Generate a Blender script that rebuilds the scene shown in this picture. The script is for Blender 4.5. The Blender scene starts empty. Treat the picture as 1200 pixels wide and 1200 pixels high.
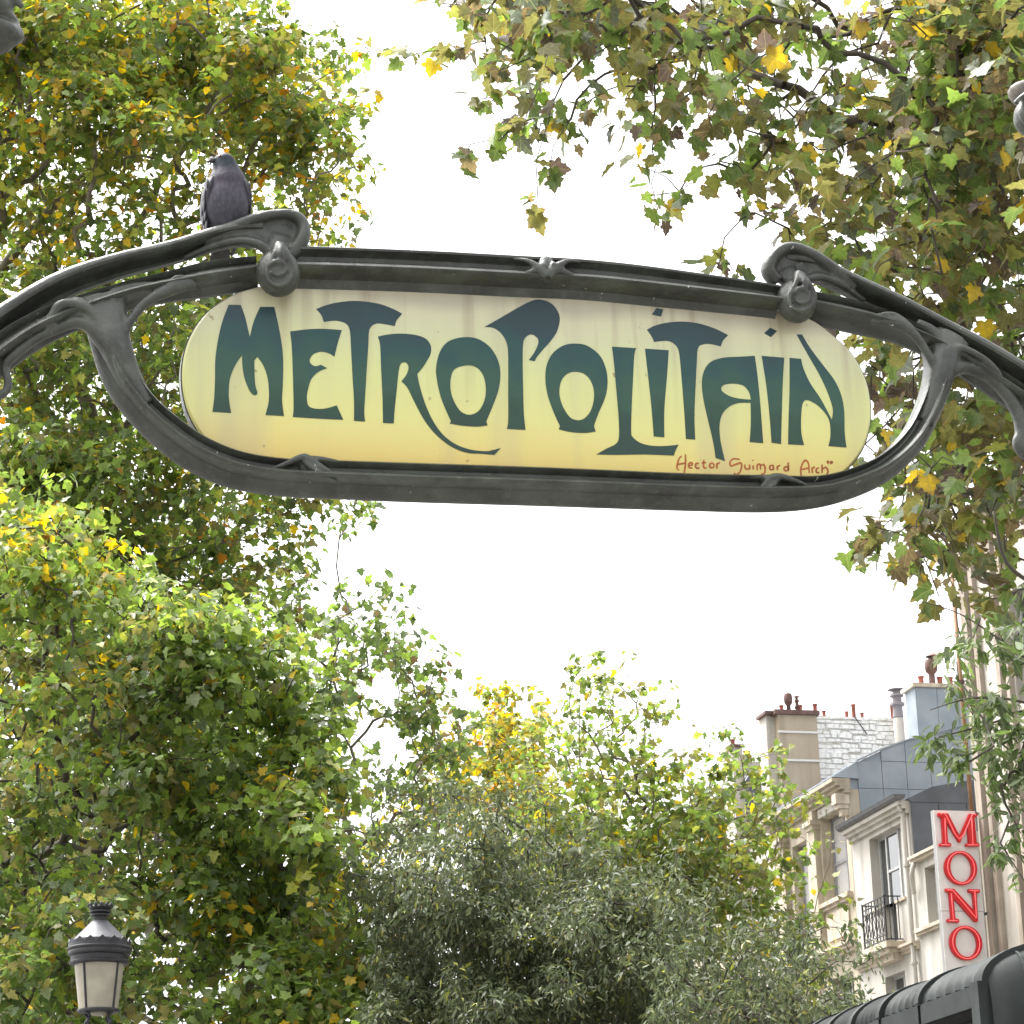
import bpy, math, random
import numpy as np
from mathutils import Matrix, Vector
from mathutils.geometry import tessellate_polygon
random.seed(7); RNG = np.random.default_rng(11)
S = bpy.context.scene; COL = S.collection
rad = math.radians

# ---------------------------------------------------------------- camera
FPX = 3080.; TILT = rad(18.07); ROLL = rad(1.7); HEAD = rad(14.2)      # heading of the street
EYE = np.array([0, 0, 1.6])
fw = np.array([0, math.cos(TILT), math.sin(TILT)])
_r = np.array([1., 0, 0]); _u = np.array([0, -math.sin(TILT), math.cos(TILT)])
rt = _r*math.cos(ROLL) - _u*math.sin(ROLL); up = _u*math.cos(ROLL) + _r*math.sin(ROLL)
cam = bpy.data.cameras.new('camera'); camo = bpy.data.objects.new('camera', cam); COL.objects.link(camo)
M = np.eye(4); M[:3, 0] = rt; M[:3, 1] = up; M[:3, 2] = -fw; M[:3, 3] = EYE
camo.matrix_world = Matrix(M.tolist())
cam.sensor_width = 36; cam.lens = 36*FPX/1200; cam.clip_end = 3000; cam.clip_start = .1
S.camera = camo
# ---------------------------------------------------------------- sky, sun, exposure (overcast)
SUN_EL, SUN_AZ = rad(64), rad(-58)      # azimuth measured clockwise from +Y: ahead of the camera, to the left, behind cloud
w = bpy.data.worlds.new('World'); S.world = w; w.use_nodes = True
nt = w.node_tree; nt.nodes.clear()
sky = nt.nodes.new('ShaderNodeTexSky'); sky.sky_type = 'NISHITA'; sky.sun_disc = False
sky.sun_elevation = SUN_EL; sky.sun_rotation = SUN_AZ; sky.dust_density = 7; sky.air_density = 1; sky.ozone_density = 1
hs = nt.nodes.new('ShaderNodeHueSaturation'); hs.inputs['Saturation'].default_value = .10
bg = nt.nodes.new('ShaderNodeBackground'); bg.inputs['Strength'].default_value = .15
wo = nt.nodes.new('ShaderNodeOutputWorld')
nt.links.new(sky.outputs[0], hs.inputs['Color']); nt.links.new(hs.outputs[0], bg.inputs['Color']); nt.links.new(bg.outputs[0], wo.inputs['Surface'])
sl = bpy.data.lights.new('sun', 'SUN'); sl.energy = 1.0; sl.angle = rad(25); sl.color = (1, .96, .9)
slo = bpy.data.objects.new('sun', sl); COL.objects.link(slo)
sd = Vector((math.sin(SUN_AZ)*math.cos(SUN_EL), math.cos(SUN_AZ)*math.cos(SUN_EL), math.sin(SUN_EL)))
slo.rotation_euler = sd.to_track_quat('Z', 'Y').to_euler(); slo.location = (0, 0, 60)
S.view_settings.view_transform = 'Standard'; S.view_settings.look = 'None'
S.view_settings.exposure = 1.95; S.view_settings.gamma = 1; S.view_settings.use_curve_mapping = False
S.cycles.max_bounces = 8; S.cycles.transmission_bounces = 6; S.cycles.diffuse_bounces = 4

# ---------------------------------------------------------------- surveying helpers
Dv = np.array([-math.sin(HEAD), math.cos(HEAD), 0]); Ev = np.array([math.cos(HEAD), math.sin(HEAD), 0]); Zv = np.array([0, 0, 1.])
STREET = np.stack([Ev, Dv, Zv], 1)          # street axes: e = right of the street, s = along it, z = up
def ray(x, y): return fw + rt*(x-600)/FPX + up*(600-y)/FPX
def atY(x, y, Y): d = ray(x, y); return EYE + d*Y/d[1]
def fac(x, y, e0): d = ray(x, y); p = EYE + d*(e0/(d@Ev)); return float(p@Dv), float(p[2])
def perp(x, y, s0): d = ray(x, y); p = EYE + d*(s0/(d@Dv)); return float(p@Ev), float(p[2])
def proj(P):
    d = P - EYE; z = d@fw
    return 600 + FPX*(d@rt)/z, 600 - FPX*(d@up)/z, z

# ---------------------------------------------------------------- materials
def mat(name, col, rough=.6, metal=0, spec=.5, noise=0, nscale=8, col2=None, bump=0, bscale=60, detail=6):
    m = bpy.data.materials.new(name); m.use_nodes = True
    t = m.node_tree; b = t.nodes['Principled BSDF']
    b.inputs['Base Color'].default_value = (*col, 1); b.inputs['Roughness'].default_value = rough
    b.inputs['Metallic'].default_value = metal; b.inputs['Specular IOR Level'].default_value = spec
    tc = None
    if noise or bump: tc = t.nodes.new('ShaderNodeTexCoord')
    if noise:
        n = t.nodes.new('ShaderNodeTexNoise'); n.inputs['Scale'].default_value = nscale; n.inputs['Detail'].default_value = detail
        t.links.new(tc.outputs['Object'], n.inputs['Vector'])
        r = t.nodes.new('ShaderNodeValToRGB'); c2 = col2 or tuple(min(1, c*(1-noise)) for c in col)
        r.color_ramp.elements[0].position = .35; r.color_ramp.elements[1].position = .68
        r.color_ramp.elements[0].color = (*c2, 1); r.color_ramp.elements[1].color = (*col, 1)
        t.links.new(n.outputs['Fac'], r.inputs['Fac']); t.links.new(r.outputs[0], b.inputs['Base Color'])
    if bump:
        n2 = t.nodes.new('ShaderNodeTexNoise'); n2.inputs['Scale'].default_value = bscale; n2.inputs['Detail'].default_value = 4
        t.links.new(tc.outputs['Object'], n2.inputs['Vector'])
        bp = t.nodes.new('ShaderNodeBump'); bp.inputs['Strength'].default_value = bump; bp.inputs['Distance'].default_value = .01
        t.links.new(n2.outputs['Fac'], bp.inputs['Height']); t.links.new(bp.outputs[0], b.inputs['Normal'])
    return m

def leaf_mat(name, trans=.4, rough=.45, palm=True):
    """leaf_colour = pigment of the leaf (alpha: how autumnal it is), leaf_place = position on the blade"""
    m = bpy.data.materials.new(name); m.use_nodes = True; t = m.node_tree; L = t.links.new
    b = t.nodes['Principled BSDF']; b.inputs['Roughness'].default_value = rough; b.inputs['Specular IOR Level'].default_value = .4
    a = t.nodes.new('ShaderNodeAttribute'); a.attribute_name = 'leaf_colour'; p = t.nodes.new('ShaderNodeAttribute'); p.attribute_name = 'leaf_place'
    def math_(op, x, y=None, z=None):
        n = t.nodes.new('ShaderNodeMath'); n.operation = op
        for i, v in enumerate((x, y, z)):
            if v is None: continue
            if isinstance(v, (int, float)): n.inputs[i].default_value = v
            else: L(v, n.inputs[i])
        return n.outputs[0]
    sx = t.nodes.new('ShaderNodeSeparateXYZ'); L(p.outputs['Vector'], sx.inputs[0]); X = math_('ABSOLUTE', sx.outputs['X']); Y = sx.outputs['Y']
    ns = t.nodes.new('ShaderNodeTexNoise'); ns.inputs['Scale'].default_value = 4.5; ns.inputs['Detail'].default_value = 4
    ge = t.nodes.new('ShaderNodeVectorMath'); ge.operation = 'MULTIPLY_ADD'; L(a.outputs['Color'], ge.inputs[0]); ge.inputs[1].default_value = (90, 90, 90); L(p.outputs['Vector'], ge.inputs[2]); L(ge.outputs[0], ns.inputs['Vector'])
    vein = math_('LESS_THAN', X, .014)
    if palm:
        for ang, y0 in ((50, .04), (14, .03)):
            c, s_ = math.cos(rad(ang)), math.sin(rad(ang)); d = math_('ABSOLUTE', math_('SUBTRACT', math_('MULTIPLY', X, s_), math_('MULTIPLY', math_('SUBTRACT', Y, y0), c))); vein = math_('MAXIMUM', vein, math_('LESS_THAN', d, .011))
    rr = math_('SQRT', math_('ADD', math_('MULTIPLY', X, X), math_('MULTIPLY', math_('SUBTRACT', Y, .36), math_('SUBTRACT', Y, .36))))
    ed = math_('MULTIPLY_ADD', ns.outputs['Fac'], .9, rr); er = t.nodes.new('ShaderNodeMapRange'); er.inputs['From Min'].default_value = .78; er.inputs['From Max'].default_value = 1.05; L(ed, er.inputs['Value'])
    eb = math_('MULTIPLY', er.outputs[0], a.outputs['Alpha'])
    mx0 = t.nodes.new('ShaderNodeMixRGB'); L(eb, mx0.inputs[0]); L(a.outputs['Color'], mx0.inputs[1]); mx0.inputs[2].default_value = (.15, .085, .03, 1)
    hv = t.nodes.new('ShaderNodeHueSaturation'); L(math_('MULTIPLY_ADD', ns.outputs['Fac'], .9, .62), hv.inputs['Value']); L(mx0.outputs[0], hv.inputs['Color'])
    mv = t.nodes.new('ShaderNodeMixRGB'); L(math_('MULTIPLY', vein, .5), mv.inputs[0]); L(hv.outputs[0], mv.inputs[1]); mv.inputs[2].default_value = (.26, .27, .11, 1)
    tr = t.nodes.new('ShaderNodeBsdfTranslucent'); mx = t.nodes.new('ShaderNodeMixShader'); mx.inputs[0].default_value = trans
    gm = t.nodes.new('ShaderNodeHueSaturation'); gm.inputs['Saturation'].default_value = 1.1; gm.inputs['Value'].default_value = 2.05
    L(mv.outputs[0], b.inputs['Base Color']); L(mv.outputs[0], gm.inputs['Color']); L(gm.outputs[0], tr.inputs['Color'])
    L(b.outputs[0], mx.inputs[1]); L(tr.outputs[0], mx.inputs[2]); L(mx.outputs[0], t.nodes['Material Output'].inputs['Surface'])
    return m
LEAF = leaf_mat('plane_leaf', .45); LEAF2 = leaf_mat('narrow_leaf', .3, .55, False)
BARK = mat('bark', (.10, .085, .065), .9, noise=1, nscale=5, col2=(.05, .043, .035), bump=.4, bscale=20)
BARKP = mat('plane_bark', (.23, .20, .15), .85, noise=1, nscale=4, col2=(.11, .095, .07), bump=.3, bscale=14)

# ---------------------------------------------------------------- objects
def tagp(o, label=None, cat=None, group=None, kind=None):
    if label: o['label'] = label
    if cat: o['category'] = cat
    if group: o['group'] = group
    if kind: o['kind'] = kind
    return o
INV = {}
def thing(name, label, cat, loc, rotz=0., group=None):
    o = bpy.data.objects.new(name, None); COL.objects.link(o); o.empty_display_size = .2
    o.location = loc; o.rotation_euler = (0, 0, rotz); tagp(o, label, cat, group)
    INV[o] = np.linalg.inv(np.array(Matrix.Translation(Vector(loc)) @ Matrix.Rotation(rotz, 4, 'Z')))
    return o
class MB:
    """vertices and faces of ONE piece, in street axes (e, s, z) unless said otherwise"""
    def __init__(s): s.v = []; s.f = []; s.mi = []; s.cur = 0
    def add(s, vs, fs):
        b = len(s.v); s.v += [tuple(map(float, p)) for p in vs]; s.f += [tuple(b+i for i in f) for f in fs]; s.mi += [s.cur]*len(fs); return s
    def box(s, x0, x1, y0, y1, z0, z1):
        return s.add([(x0,y0,z0),(x1,y0,z0),(x1,y1,z0),(x0,y1,z0),(x0,y0,z1),(x1,y0,z1),(x1,y1,z1),(x0,y1,z1)],
                     [(0,3,2,1),(4,5,6,7),(0,1,5,4),(1,2,6,5),(2,3,7,6),(3,0,4,7)])
    def rings(s, rs, close=True, caps=True):
        n = len(rs[0]); vs = [p for r in rs for p in r]; fs = []
        for i in range(len(rs)-1):
            for j in range(n if close else n-1):
                k = (j+1) % n; fs.append((i*n+j, i*n+k, (i+1)*n+k, (i+1)*n+j))
        if caps: fs.append(tuple(range(n))[::-1]); fs.append(tuple((len(rs)-1)*n+j for j in range(n)))
        return s.add(vs, fs)
    def lathe(s, prof, c, seg=24, a0=0., a1=2*math.pi):
        full = abs(a1-a0-2*math.pi) < 1e-6; n = seg if full else seg+1
        rs = [[(c[0]+r*math.cos(a0+(a1-a0)*j/seg), c[1]+r*math.sin(a0+(a1-a0)*j/seg), c[2]+z) for j in range(n)] for r, z in prof]
        return s.rings(rs, close=full, caps=full)
    def tube(s, pts, radii, seg=8):
        P = [np.array(p, float) for p in pts]; rs = []; nrm = None
        for i, p in enumerate(P):
            t = P[min(i+1, len(P)-1)] - P[max(i-1, 0)]; t /= np.linalg.norm(t)+1e-9
            if nrm is None: nrm = np.cross(t, [0.3, .9, .2]) if abs(t[2]) > .9 else np.cross(t, [0, 0, 1.])
            nrm = nrm - t*(nrm@t); nrm /= np.linalg.norm(nrm)+1e-9; b = np.cross(t, nrm); r = radii[i] if hasattr(radii, '__len__') else radii
            rs.append([p + r*(nrm*math.cos(2*math.pi*j/seg) + b*math.sin(2*math.pi*j/seg)) for j in range(seg)])
        return s.rings(rs)
    def ell(s, c, r, R3=None, nu=16, nv=10):
        vs = []; fs = []; R3 = np.eye(3) if R3 is None else R3
        for i in range(nv+1):
            th = math.pi*i/nv
            for j in range(nu):
                ph = 2*math.pi*j/nu
                vs.append(np.array(c) + R3 @ np.array([r[0]*math.sin(th)*math.cos(ph), r[1]*math.sin(th)*math.sin(ph), r[2]*math.cos(th)]))
        for i in range(nv):
            for j in range(nu):
                k = (j+1) % nu; q = (i*nu+j, (i+1)*nu+j, (i+1)*nu+k, i*nu+k)
                fs.append(q)
        return s.add(vs, fs)
    def build(s, name, mats, parent=None, smooth=False, frame=STREET, kind=None, label=None, auto=None):
        V = np.array(s.v)
        if frame is not None: V = V @ frame.T
        if parent is not None and parent in INV:
            A = INV[parent]; V = V @ A[:3, :3].T + A[:3, 3]
        me = bpy.data.meshes.new(name); me.from_pydata(V.tolist(), [], s.f)
        for m in (mats if isinstance(mats, (list, tuple)) else [mats]): me.materials.append(m)
        if any(s.mi): me.polygons.foreach_set('material_index', s.mi)
        me.update()
        import bmesh
        bm = bmesh.new(); bm.from_mesh(me); bmesh.ops.recalc_face_normals(bm, faces=bm.faces); bm.to_mesh(me); bm.free()
        if smooth: me.shade_smooth()
        if auto: me.set_sharp_from_angle(angle=rad(auto))
        o = bpy.data.objects.new(name, me); COL.objects.link(o)
        if parent is not None:
            o.parent = parent
            if parent in INV: INV[o] = INV[parent]
        tagp(o, label, kind=kind); return o
def spline(pts, n=6):
    """Catmull-Rom through rows of numbers"""
    P = np.array(pts, float); out = []
    for i in range(len(P)-1):
        p0, p1, p2, p3 = P[max(i-1, 0)], P[i], P[i+1], P[min(i+2, len(P)-1)]
        for k in range(n):
            t = k/n; out.append(.5*((2*p1)+(p2-p0)*t+(2*p0-5*p1+4*p2-p3)*t*t+(3*p1-p0-3*p2+p3)*t**3))
    out.append(P[-1]); return np.array(out)

# ================================================================ GROUND
g = MB(); g.box(-900, 900, -900, 900, -.3, 0)
gm = mat('stone_paving', (.155, .15, .142), .85, noise=.35, nscale=.8, bump=.2, bscale=6)
gr = g.build('ground', gm, kind='structure')

# ================================================================ METRO ENTRANCE SIGN (frame, plate, stalks)
SS = float(atY(620, 455, 7.3) @ Dv)                       # the sign stands square across the street, SS metres on
PX = perp(621, 455, SS)[0] - perp(620, 455, SS)[0]        # metres per photo pixel there
def sg(x, y, w=0.): e, z = perp(x, y, SS); return np.array([e, SS - w, z])
IRON = mat('patinated_iron', (.078, .086, .071), .44, .0, .55, noise=1, nscale=9, col2=(.036, .038, .033), bump=.35, bscale=38)
def iron_patina(m):
    t = m.node_tree; b = t.nodes['Principled BSDF']; tc = t.nodes.new('ShaderNodeTexCoord')
    old = b.inputs['Base Color'].links[0].from_socket
    ge = t.nodes.new('ShaderNodeNewGeometry'); sx = t.nodes.new('ShaderNodeSeparateXYZ'); t.links.new(ge.outputs['Normal'], sx.inputs[0])
    n = t.nodes.new('ShaderNodeTexNoise'); n.inputs['Scale'].default_value = 30; n.inputs['Detail'].default_value = 8; n.inputs['Roughness'].default_value = .75
    t.links.new(tc.outputs['Object'], n.inputs['Vector'])
    r = t.nodes.new('ShaderNodeValToRGB'); r.color_ramp.elements[0].position = .52; r.color_ramp.elements[1].position = .72
    t.links.new(n.outputs['Fac'], r.inputs['Fac'])
    mx = t.nodes.new('ShaderNodeMixRGB'); mx.inputs[2].default_value = (.135, .16, .125, 1)
    ml = t.nodes.new('ShaderNodeMath'); ml.operation = 'MULTIPLY'; ml.inputs[1].default_value = .5
    t.links.new(r.outputs[0], ml.inputs[0]); t.links.new(ml.outputs[0], mx.inputs[0]); t.links.new(old, mx.inputs[1])
    # white droppings and chips
    v = t.nodes.new('ShaderNodeTexNoise'); v.inputs['Scale'].default_value = 55; v.inputs['Detail'].default_value = 2
    mp = t.nodes.new('ShaderNodeMapping'); mp.inputs['Scale'].default_value = (1, 1, .45); t.links.new(tc.outputs['Object'], mp.inputs[0]); t.links.new(mp.outputs[0], v.inputs['Vector'])
    r2 = t.nodes.new('ShaderNodeValToRGB'); r2.color_ramp.elements[0].position = .745; r2.color_ramp.elements[1].position = .775
    t.links.new(v.outputs['Fac'], r2.inputs['Fac'])
    mx2 = t.nodes.new('ShaderNodeMixRGB'); mx2.inputs[2].default_value = (.5, .5, .47, 1)
    t.links.new(r2.outputs[0], mx2.inputs[0]); t.links.new(mx.outputs[0], mx2.inputs[1]); t.links.new(mx2.outputs[0], b.inputs['Base Color'])
iron_patina(IRON)
e_l, e_r = sg(-62, 400)[0], sg(1262, 470)[0]
base = (Ev*(e_l+e_r)/2 + Dv*SS)
metro = thing('metro_entrance_sign', 'long cream enamel metro sign with dark green lettering in a curving grey iron frame', 'metro sign', tuple(base), HEAD)

def rail(name, path, prof, n=8, parent=metro, taper_ends=False, m=IRON):
    """path rows: x, y (photo px centre line), half width px, half depth m, w offset m; prof: (a across, b outward)"""
    P = spline(path, n); rs = []; Q = np.array([sg(p[0], p[1]) for p in P])
    for i, p in enumerate(P):
        t = Q[min(i+1, len(Q)-1)] - Q[max(i-1, 0)]; t[1] = 0; t /= np.linalg.norm(t); q = np.array([-t[2], 0, t[0]])   # across, in the sign's plane
        rs.append([Q[i] + q*a*p[2]*PX + np.array([0, -(p[4] + b*p[3]), 0]) for a, b in prof])
    o = MB().rings(rs); return o.build(name, m, parent, smooth=True, auto=38)
TOPP = [(1, .1), (.97, .5), (.88, .70), (.76, .68), (.66, .30), (.52, .10), (.30, .08), (.14, .30), (.04, .74), (-.10, 1.05), (-.24, 1.15), (-.36, 1.0), (-.42, .6), (-.46, .1), (-.54, -.45), (-.75, -.65), (-1, -.8), (-1, -1.2), (1, -1.2)]
BOTP = [(1, .0), (.95, .5), (.84, .66), (.74, .55), (.58, .20), (.40, .22), (.22, .62), (.08, .98), (-.08, 1.12), (-.24, 1.0), (-.33, .62), (-.40, .15), (-.56, .02), (-.78, -.12), (-1, -.5), (-1, -.8), (1, -.7)]
ARMP = [(1, .0), (.93, .42), (.74, .76), (.5, .92), (.22, .95), (.04, .86), (-.10, .5), (-.18, -.1), (-.4, -.5), (-.72, -.45), (-.95, .0), (-1, 0), (-.9, -.6), (-.2, -.95), (.6, -.8), (.95, -.4)]
INNP = [(1, .1), (.93, .6), (.82, .8), (.66, .62), (.5, .3), (.32, .5), (.10, .95), (-.12, 1.1), (-.32, .9), (-.43, .4), (-.5, -.3), (-.75, -.55), (-1, -.7), (-1, -1), (1, -1)]
rail('top_rail', [(336,321,21,.045,.047),(355,320,22,.045,.047),(480,324,22,.045,.047),(600,330,22,.045,.047),(680,334,21.5,.045,.047),(760,342,21,.045,.047),(885,357,18,.045,.047),(908,361,17,.045,.047)], TOPP)
rail('bottom_rail', [(122,384,19,.045,.02),(126,402,18,.045,.02),(134,432,17,.05,.025),(147,458,17,.05,.03),(170,487,17,.05,.03),(198,512,18,.05,.03),(231,535,18.5,.05,.03),(275,553,18.5,.05,.03),(330,562,18.5,.05,.03),(400,565,19,.05,.03),(480,568,19.5,.05,.03),(640,573,19.5,.05,.03),(800,579,19,.05,.03),(900,581,19,.05,.03),(960,578,16,.05,.03),(1010,563,15,.05,.03),(1042,544,15,.05,.03),(1068,517,15.5,.05,.03),(1085,485,16,.05,.03),(1096,455,17,.05,.025),(1100,430,18,.045,.02),(1098,412,19,.045,.02)], BOTP[::1])
rail('arm', [(-95,452,19,.05,.0),(-60,424,18,.05,.0),(0,379,17,.05,.0),(67,337,15,.05,.0),(133,313,13.5,.05,.0),(200,296,12,.05,.0),(247,283,12,.05,.01),(280,277,14,.045,.02),(305,276,15,.04,.02)], ARMP)
rail('arm', [(1300,506,16,.05,.0),(1255,475,16,.05,.0),(1200,443,15,.05,.0),(1150,413,14.5,.05,.0),(1100,386,13,.05,.0),(1050,359,12,.05,.0),(1000,336,12,.05,.0),(965,322,13,.05,.01),(940,315,15,.045,.02),(915,312,14,.04,.02)][::-1], ARMP)
rail('inner_rail', [(-95,492,16,.045,.02),(-60,466,16,.045,.02),(0,416,18,.045,.02),(43,388,17,.045,.02),(90,368,15,.045,.02),(147,349,13,.045,.02),(200,337,14,.045,.02),(247,328,17,.045,.02),(300,321,15.5,.045,.02)], INNP)
rail('inner_rail', [(1300,545,15,.045,.02),(1255,512,15,.045,.02),(1200,474,13,.045,.02),(1150,441,12,.045,.02),(1100,411,11,.045,.02),(1050,388,12,.045,.02),(1005,374,16,.045,.02),(945,361,16,.045,.02)][::-1], INNP)

def fused(name, parts, parent=metro, vox=.0055, m=IRON, it=6, label=None):
    """pieces of one casting flowing into each other: a single skin over all of them"""
    b = MB()
    for k, p in parts:
        if k == 't':      # tube rows: x, y, r_px, w, depth factor
            P = spline([r if len(r) == 5 else (*r, *(.03, 1.)[len(r)-3:]) for r in p], 5); Q = [sg(r[0], r[1], r[3]) for r in P]; rs = []
            for i, r in enumerate(P):
                t = Q[min(i+1, len(Q)-1)] - Q[max(i-1, 0)]; t /= np.linalg.norm(t)+1e-9; q = np.array([-t[2], 0, t[0]]); q /= np.linalg.norm(q)+1e-9; c = np.cross(t, q)
                rr = r[2]*PX; rs.append([Q[i] + q*rr*math.cos(a) + c*rr*r[4]*math.sin(a) for a in np.linspace(0, 2*math.pi, 13)[:-1]])
            b.rings(rs)
        elif k == 'e':    # ellipsoid: x, y, rx, ry px, depth m, w, angle
            x, y, rx, ry, dp, ww, an = p; a = rad(an); R3 = np.array([[math.cos(a), 0, -math.sin(a)], [0, 1, 0], [math.sin(a), 0, math.cos(a)]])
            b.ell(sg(x, y, ww), (rx*PX, dp, ry*PX), R3, 20, 14)
    o = b.build(name, m, parent, label=label)
    md = o.modifiers.new('skin', 'REMESH'); md.mode = 'VOXEL'; md.voxel_size = vox; md.use_smooth_shade = True
    ms = o.modifiers.new('soften', 'SMOOTH'); ms.iterations = it; ms.factor = .5
    return o
# head of each arm (a trumpet flare with a hollow dish) and the boss under it
fused('arm_head', [('t', [(240,283,10,.0,1.),(272,273,9,.03,1.3),(298,265,7,.05,1.5),(323,261,5.5,.062,1.5),(342,264,6,.066,1.5),(352,275,7,.062,1.5),(350,291,8.5,.058,1.4),(340,304,9,.052,1.2),(328,313,10,.05,1.2)]),
                   ('t', [(215,302,4,-.01,1.2),(250,292,5,.02,1.4),(280,290,5,.046,1.4),(302,297,5.5,.058,1.4),(314,308,7,.06,1.2)]),
                   ('e', (330,279,24,19,.022,.034,-20)), ('e', (303,281,34,15,.022,.030,14)), ('e', (282,282,30,11,.02,.026,14)), ('t', [(326,288,17,.035,.7),(323,302,14,.048,.9),(322,322,16,.05,1)])], it=7)
fused('boss', [('e', (322,331,25,28,.052,0.07,0)), ('e', (320,334,16,20,.03,0.1,0)), ('t', [(322,306,9,0.1,1),(314,318,3.5,0.122,1),(306,334,3,0.119,1),(308,347,3,0.117,1),(319,353,3.2,0.117,1),(331,348,3.4,0.119,1),(335,336,3.2,0.121,1),(330,320,3.6,0.123,1),(322,307,8,0.103,1)]),
               ('t', [(322,308,5,0.115,1),(321,318,4,0.131,1),(324,327,2.5,0.129,1)]), ('t', [(309,331,2.2,0.126,1),(316,327,3,0.131,1),(326,331,2.6,0.129,1),(326,339,2,0.128,1),(317,343,2,0.128,1),(310,338,2,0.127,1)])], vox=.004, it=3)
fused('arm_head', [('t', [(1000,334,10,.0,1.),(975,324,9,.03,1.3),(955,313,7.5,.05,1.4),(935,303,6.5,.06,1.4),(915,300,6.5,.064,1.5),(900,309,8,.06,1.5),(893,325,8.5,.055,1.4),(905,338,9,.048,1.2)]),
                   ('t', [(1015,352,4,-.01,1.2),(985,339,5,.02,1.4),(958,333,5,.05,1.4),(939,336,5.5,.058,1.4),(930,343,7,.06,1.2)]),
                   ('e', (914,318,22,19,.022,.034,20)), ('e', (938,321,32,14,.022,.030,-16)), ('e', (958,326,28,11,.02,.026,-20)), ('t', [(917,326,16,.035,.7),(922,338,13,.046,.9),(925,350,16,.05,1)])], it=7)
fused('boss', [('e', (924,363,24,27,.052,0.07,0)), ('e', (926,366,15,19,.03,0.1,0)), ('t', [(924,339,9,0.1,1),(917,350,3.4,0.122,1),(910,364,3,0.119,1),(912,376,3,0.117,1),(923,381,3.2,0.117,1),(935,376,3.4,0.119,1),(939,365,3.2,0.121,1),(933,352,3.6,0.123,1),(924,340,8,0.103,1)]),
               ('t', [(924,341,4.5,0.115,1),(926,350,4,0.131,1),(928,360,2.5,0.129,1)]), ('t', [(914,362,2.2,0.126,1),(922,357,3,0.131,1),(931,363,2.6,0.129,1),(931,371,2,0.128,1),(922,374,2,0.128,1),(915,369,2,0.127,1)])], vox=.004, it=3)
# webbed branches where the bottom rail grows out of the inner rails
fused('branch_web', [('t', [(170,480,12,.03,1),(150,450,15,.035,1),(135,415,18,.04,1),(125,390,24,.035,.7),(116,366,31,.03,.42),(112,352,32,.025,.35)]),
                ('t', [(140,432,5,.055,1.2),(124,404,4,.06,1.2),(110,382,4,.062,1.2),(96,370,4.5,.062,1.2),(80,365,6,.058,1.1),(67,368,6.5,.055,1),(60,378,6,.05,1),(50,388,6,.045,1)]),
                ('t', [(118,392,3,.055,1.2),(108,376,3,.06,1.2),(100,366,3.5,.06,1.2),(88,360,4,.055,1.1),(78,362,4,.05,1)]),
                ('t', [(120,406,6,.05,1.2),(104,390,7,.045,1.2),(88,384,7,.04,1.2),(66,390,6,.03,1.2),(40,402,6,.03,1.2),(12,424,6,.03,1.2),(5,436,5,.03,1.1),(9,452,5,.03,1),(5,464,5,.03,1),(-10,470,6,.03,1)]),
                ('t', [(131,402,5,.06,1),(132,375,4,.055,1),(128,352,4,.05,1)]), ('e', (104,372,26,16,.022,.03,20)), ('e', (88,376,22,9,.022,.03,15)),
                ('t', [(160,468,5,.05,1),(146,440,5,.055,1.2),(141,416,5,.055,1.2),(145,396,5,.056,1.2),(158,374,5.5,.056,1.2),(174,359,6,.055,1.1),(192,349,8,.052,.9),(205,343,9,.05,.8),(218,342,6.5,.05,.8),(229,345,3,.045,1)]),
                ('t', [(190,346,4,.055,1),(203,335,3.2,.06,1),(216,335,3,.058,1),(228,343,3,.052,1)]),
                ('t', [(130,352,10,.035,.8),(150,345,9,.035,.8),(172,342,6,.04,1),(195,341,5,.042,1)])], it=5)
fused('branch_web', [('t', [(1078,500,12,.03,1),(1090,470,15,.035,1),(1098,440,17,.04,1),(1104,416,20,.035,.7),(1112,398,24,.025,.45)]),
                ('t', [(1094,452,5,.055,1.2),(1083,430,5,.056,1.2),(1070,408,5.5,.056,1.1),(1055,391,7.5,.054,.9),(1040,384,8.5,.052,.8),(1026,383,6,.05,.8),(1013,383,3,.045,1)]),
                ('t', [(1054,386,4,.055,1),(1040,377,3.2,.06,1),(1024,377,3,.058,1),(1014,382,3,.05,1)]),
                ('t', [(1100,430,5,.056,1.2),(1112,417,5,.06,1.1),(1128,420,5,.058,1.1),(1146,430,5,.055,1),(1158,440,5,.05,1),(1166,448,4,.045,1)]),
                ('t', [(1106,442,8,.045,1.2),(1122,436,8,.04,1.2),(1140,439,8,.035,1.2),(1160,450,8,.03,1.2),(1178,470,8,.03,1.1),(1190,492,9,.03,1),(1193,512,9,.03,1),(1190,524,9,.03,1),(1200,536,9,.03,1),(1216,534,9,.03,1)]),
                ('e', (1116,428,22,12,.022,.03,-25)), ('t', [(1096,404,9,.04,.8),(1084,392,7,.04,1),(1068,384,6,.04,1)])], it=5)
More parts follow.
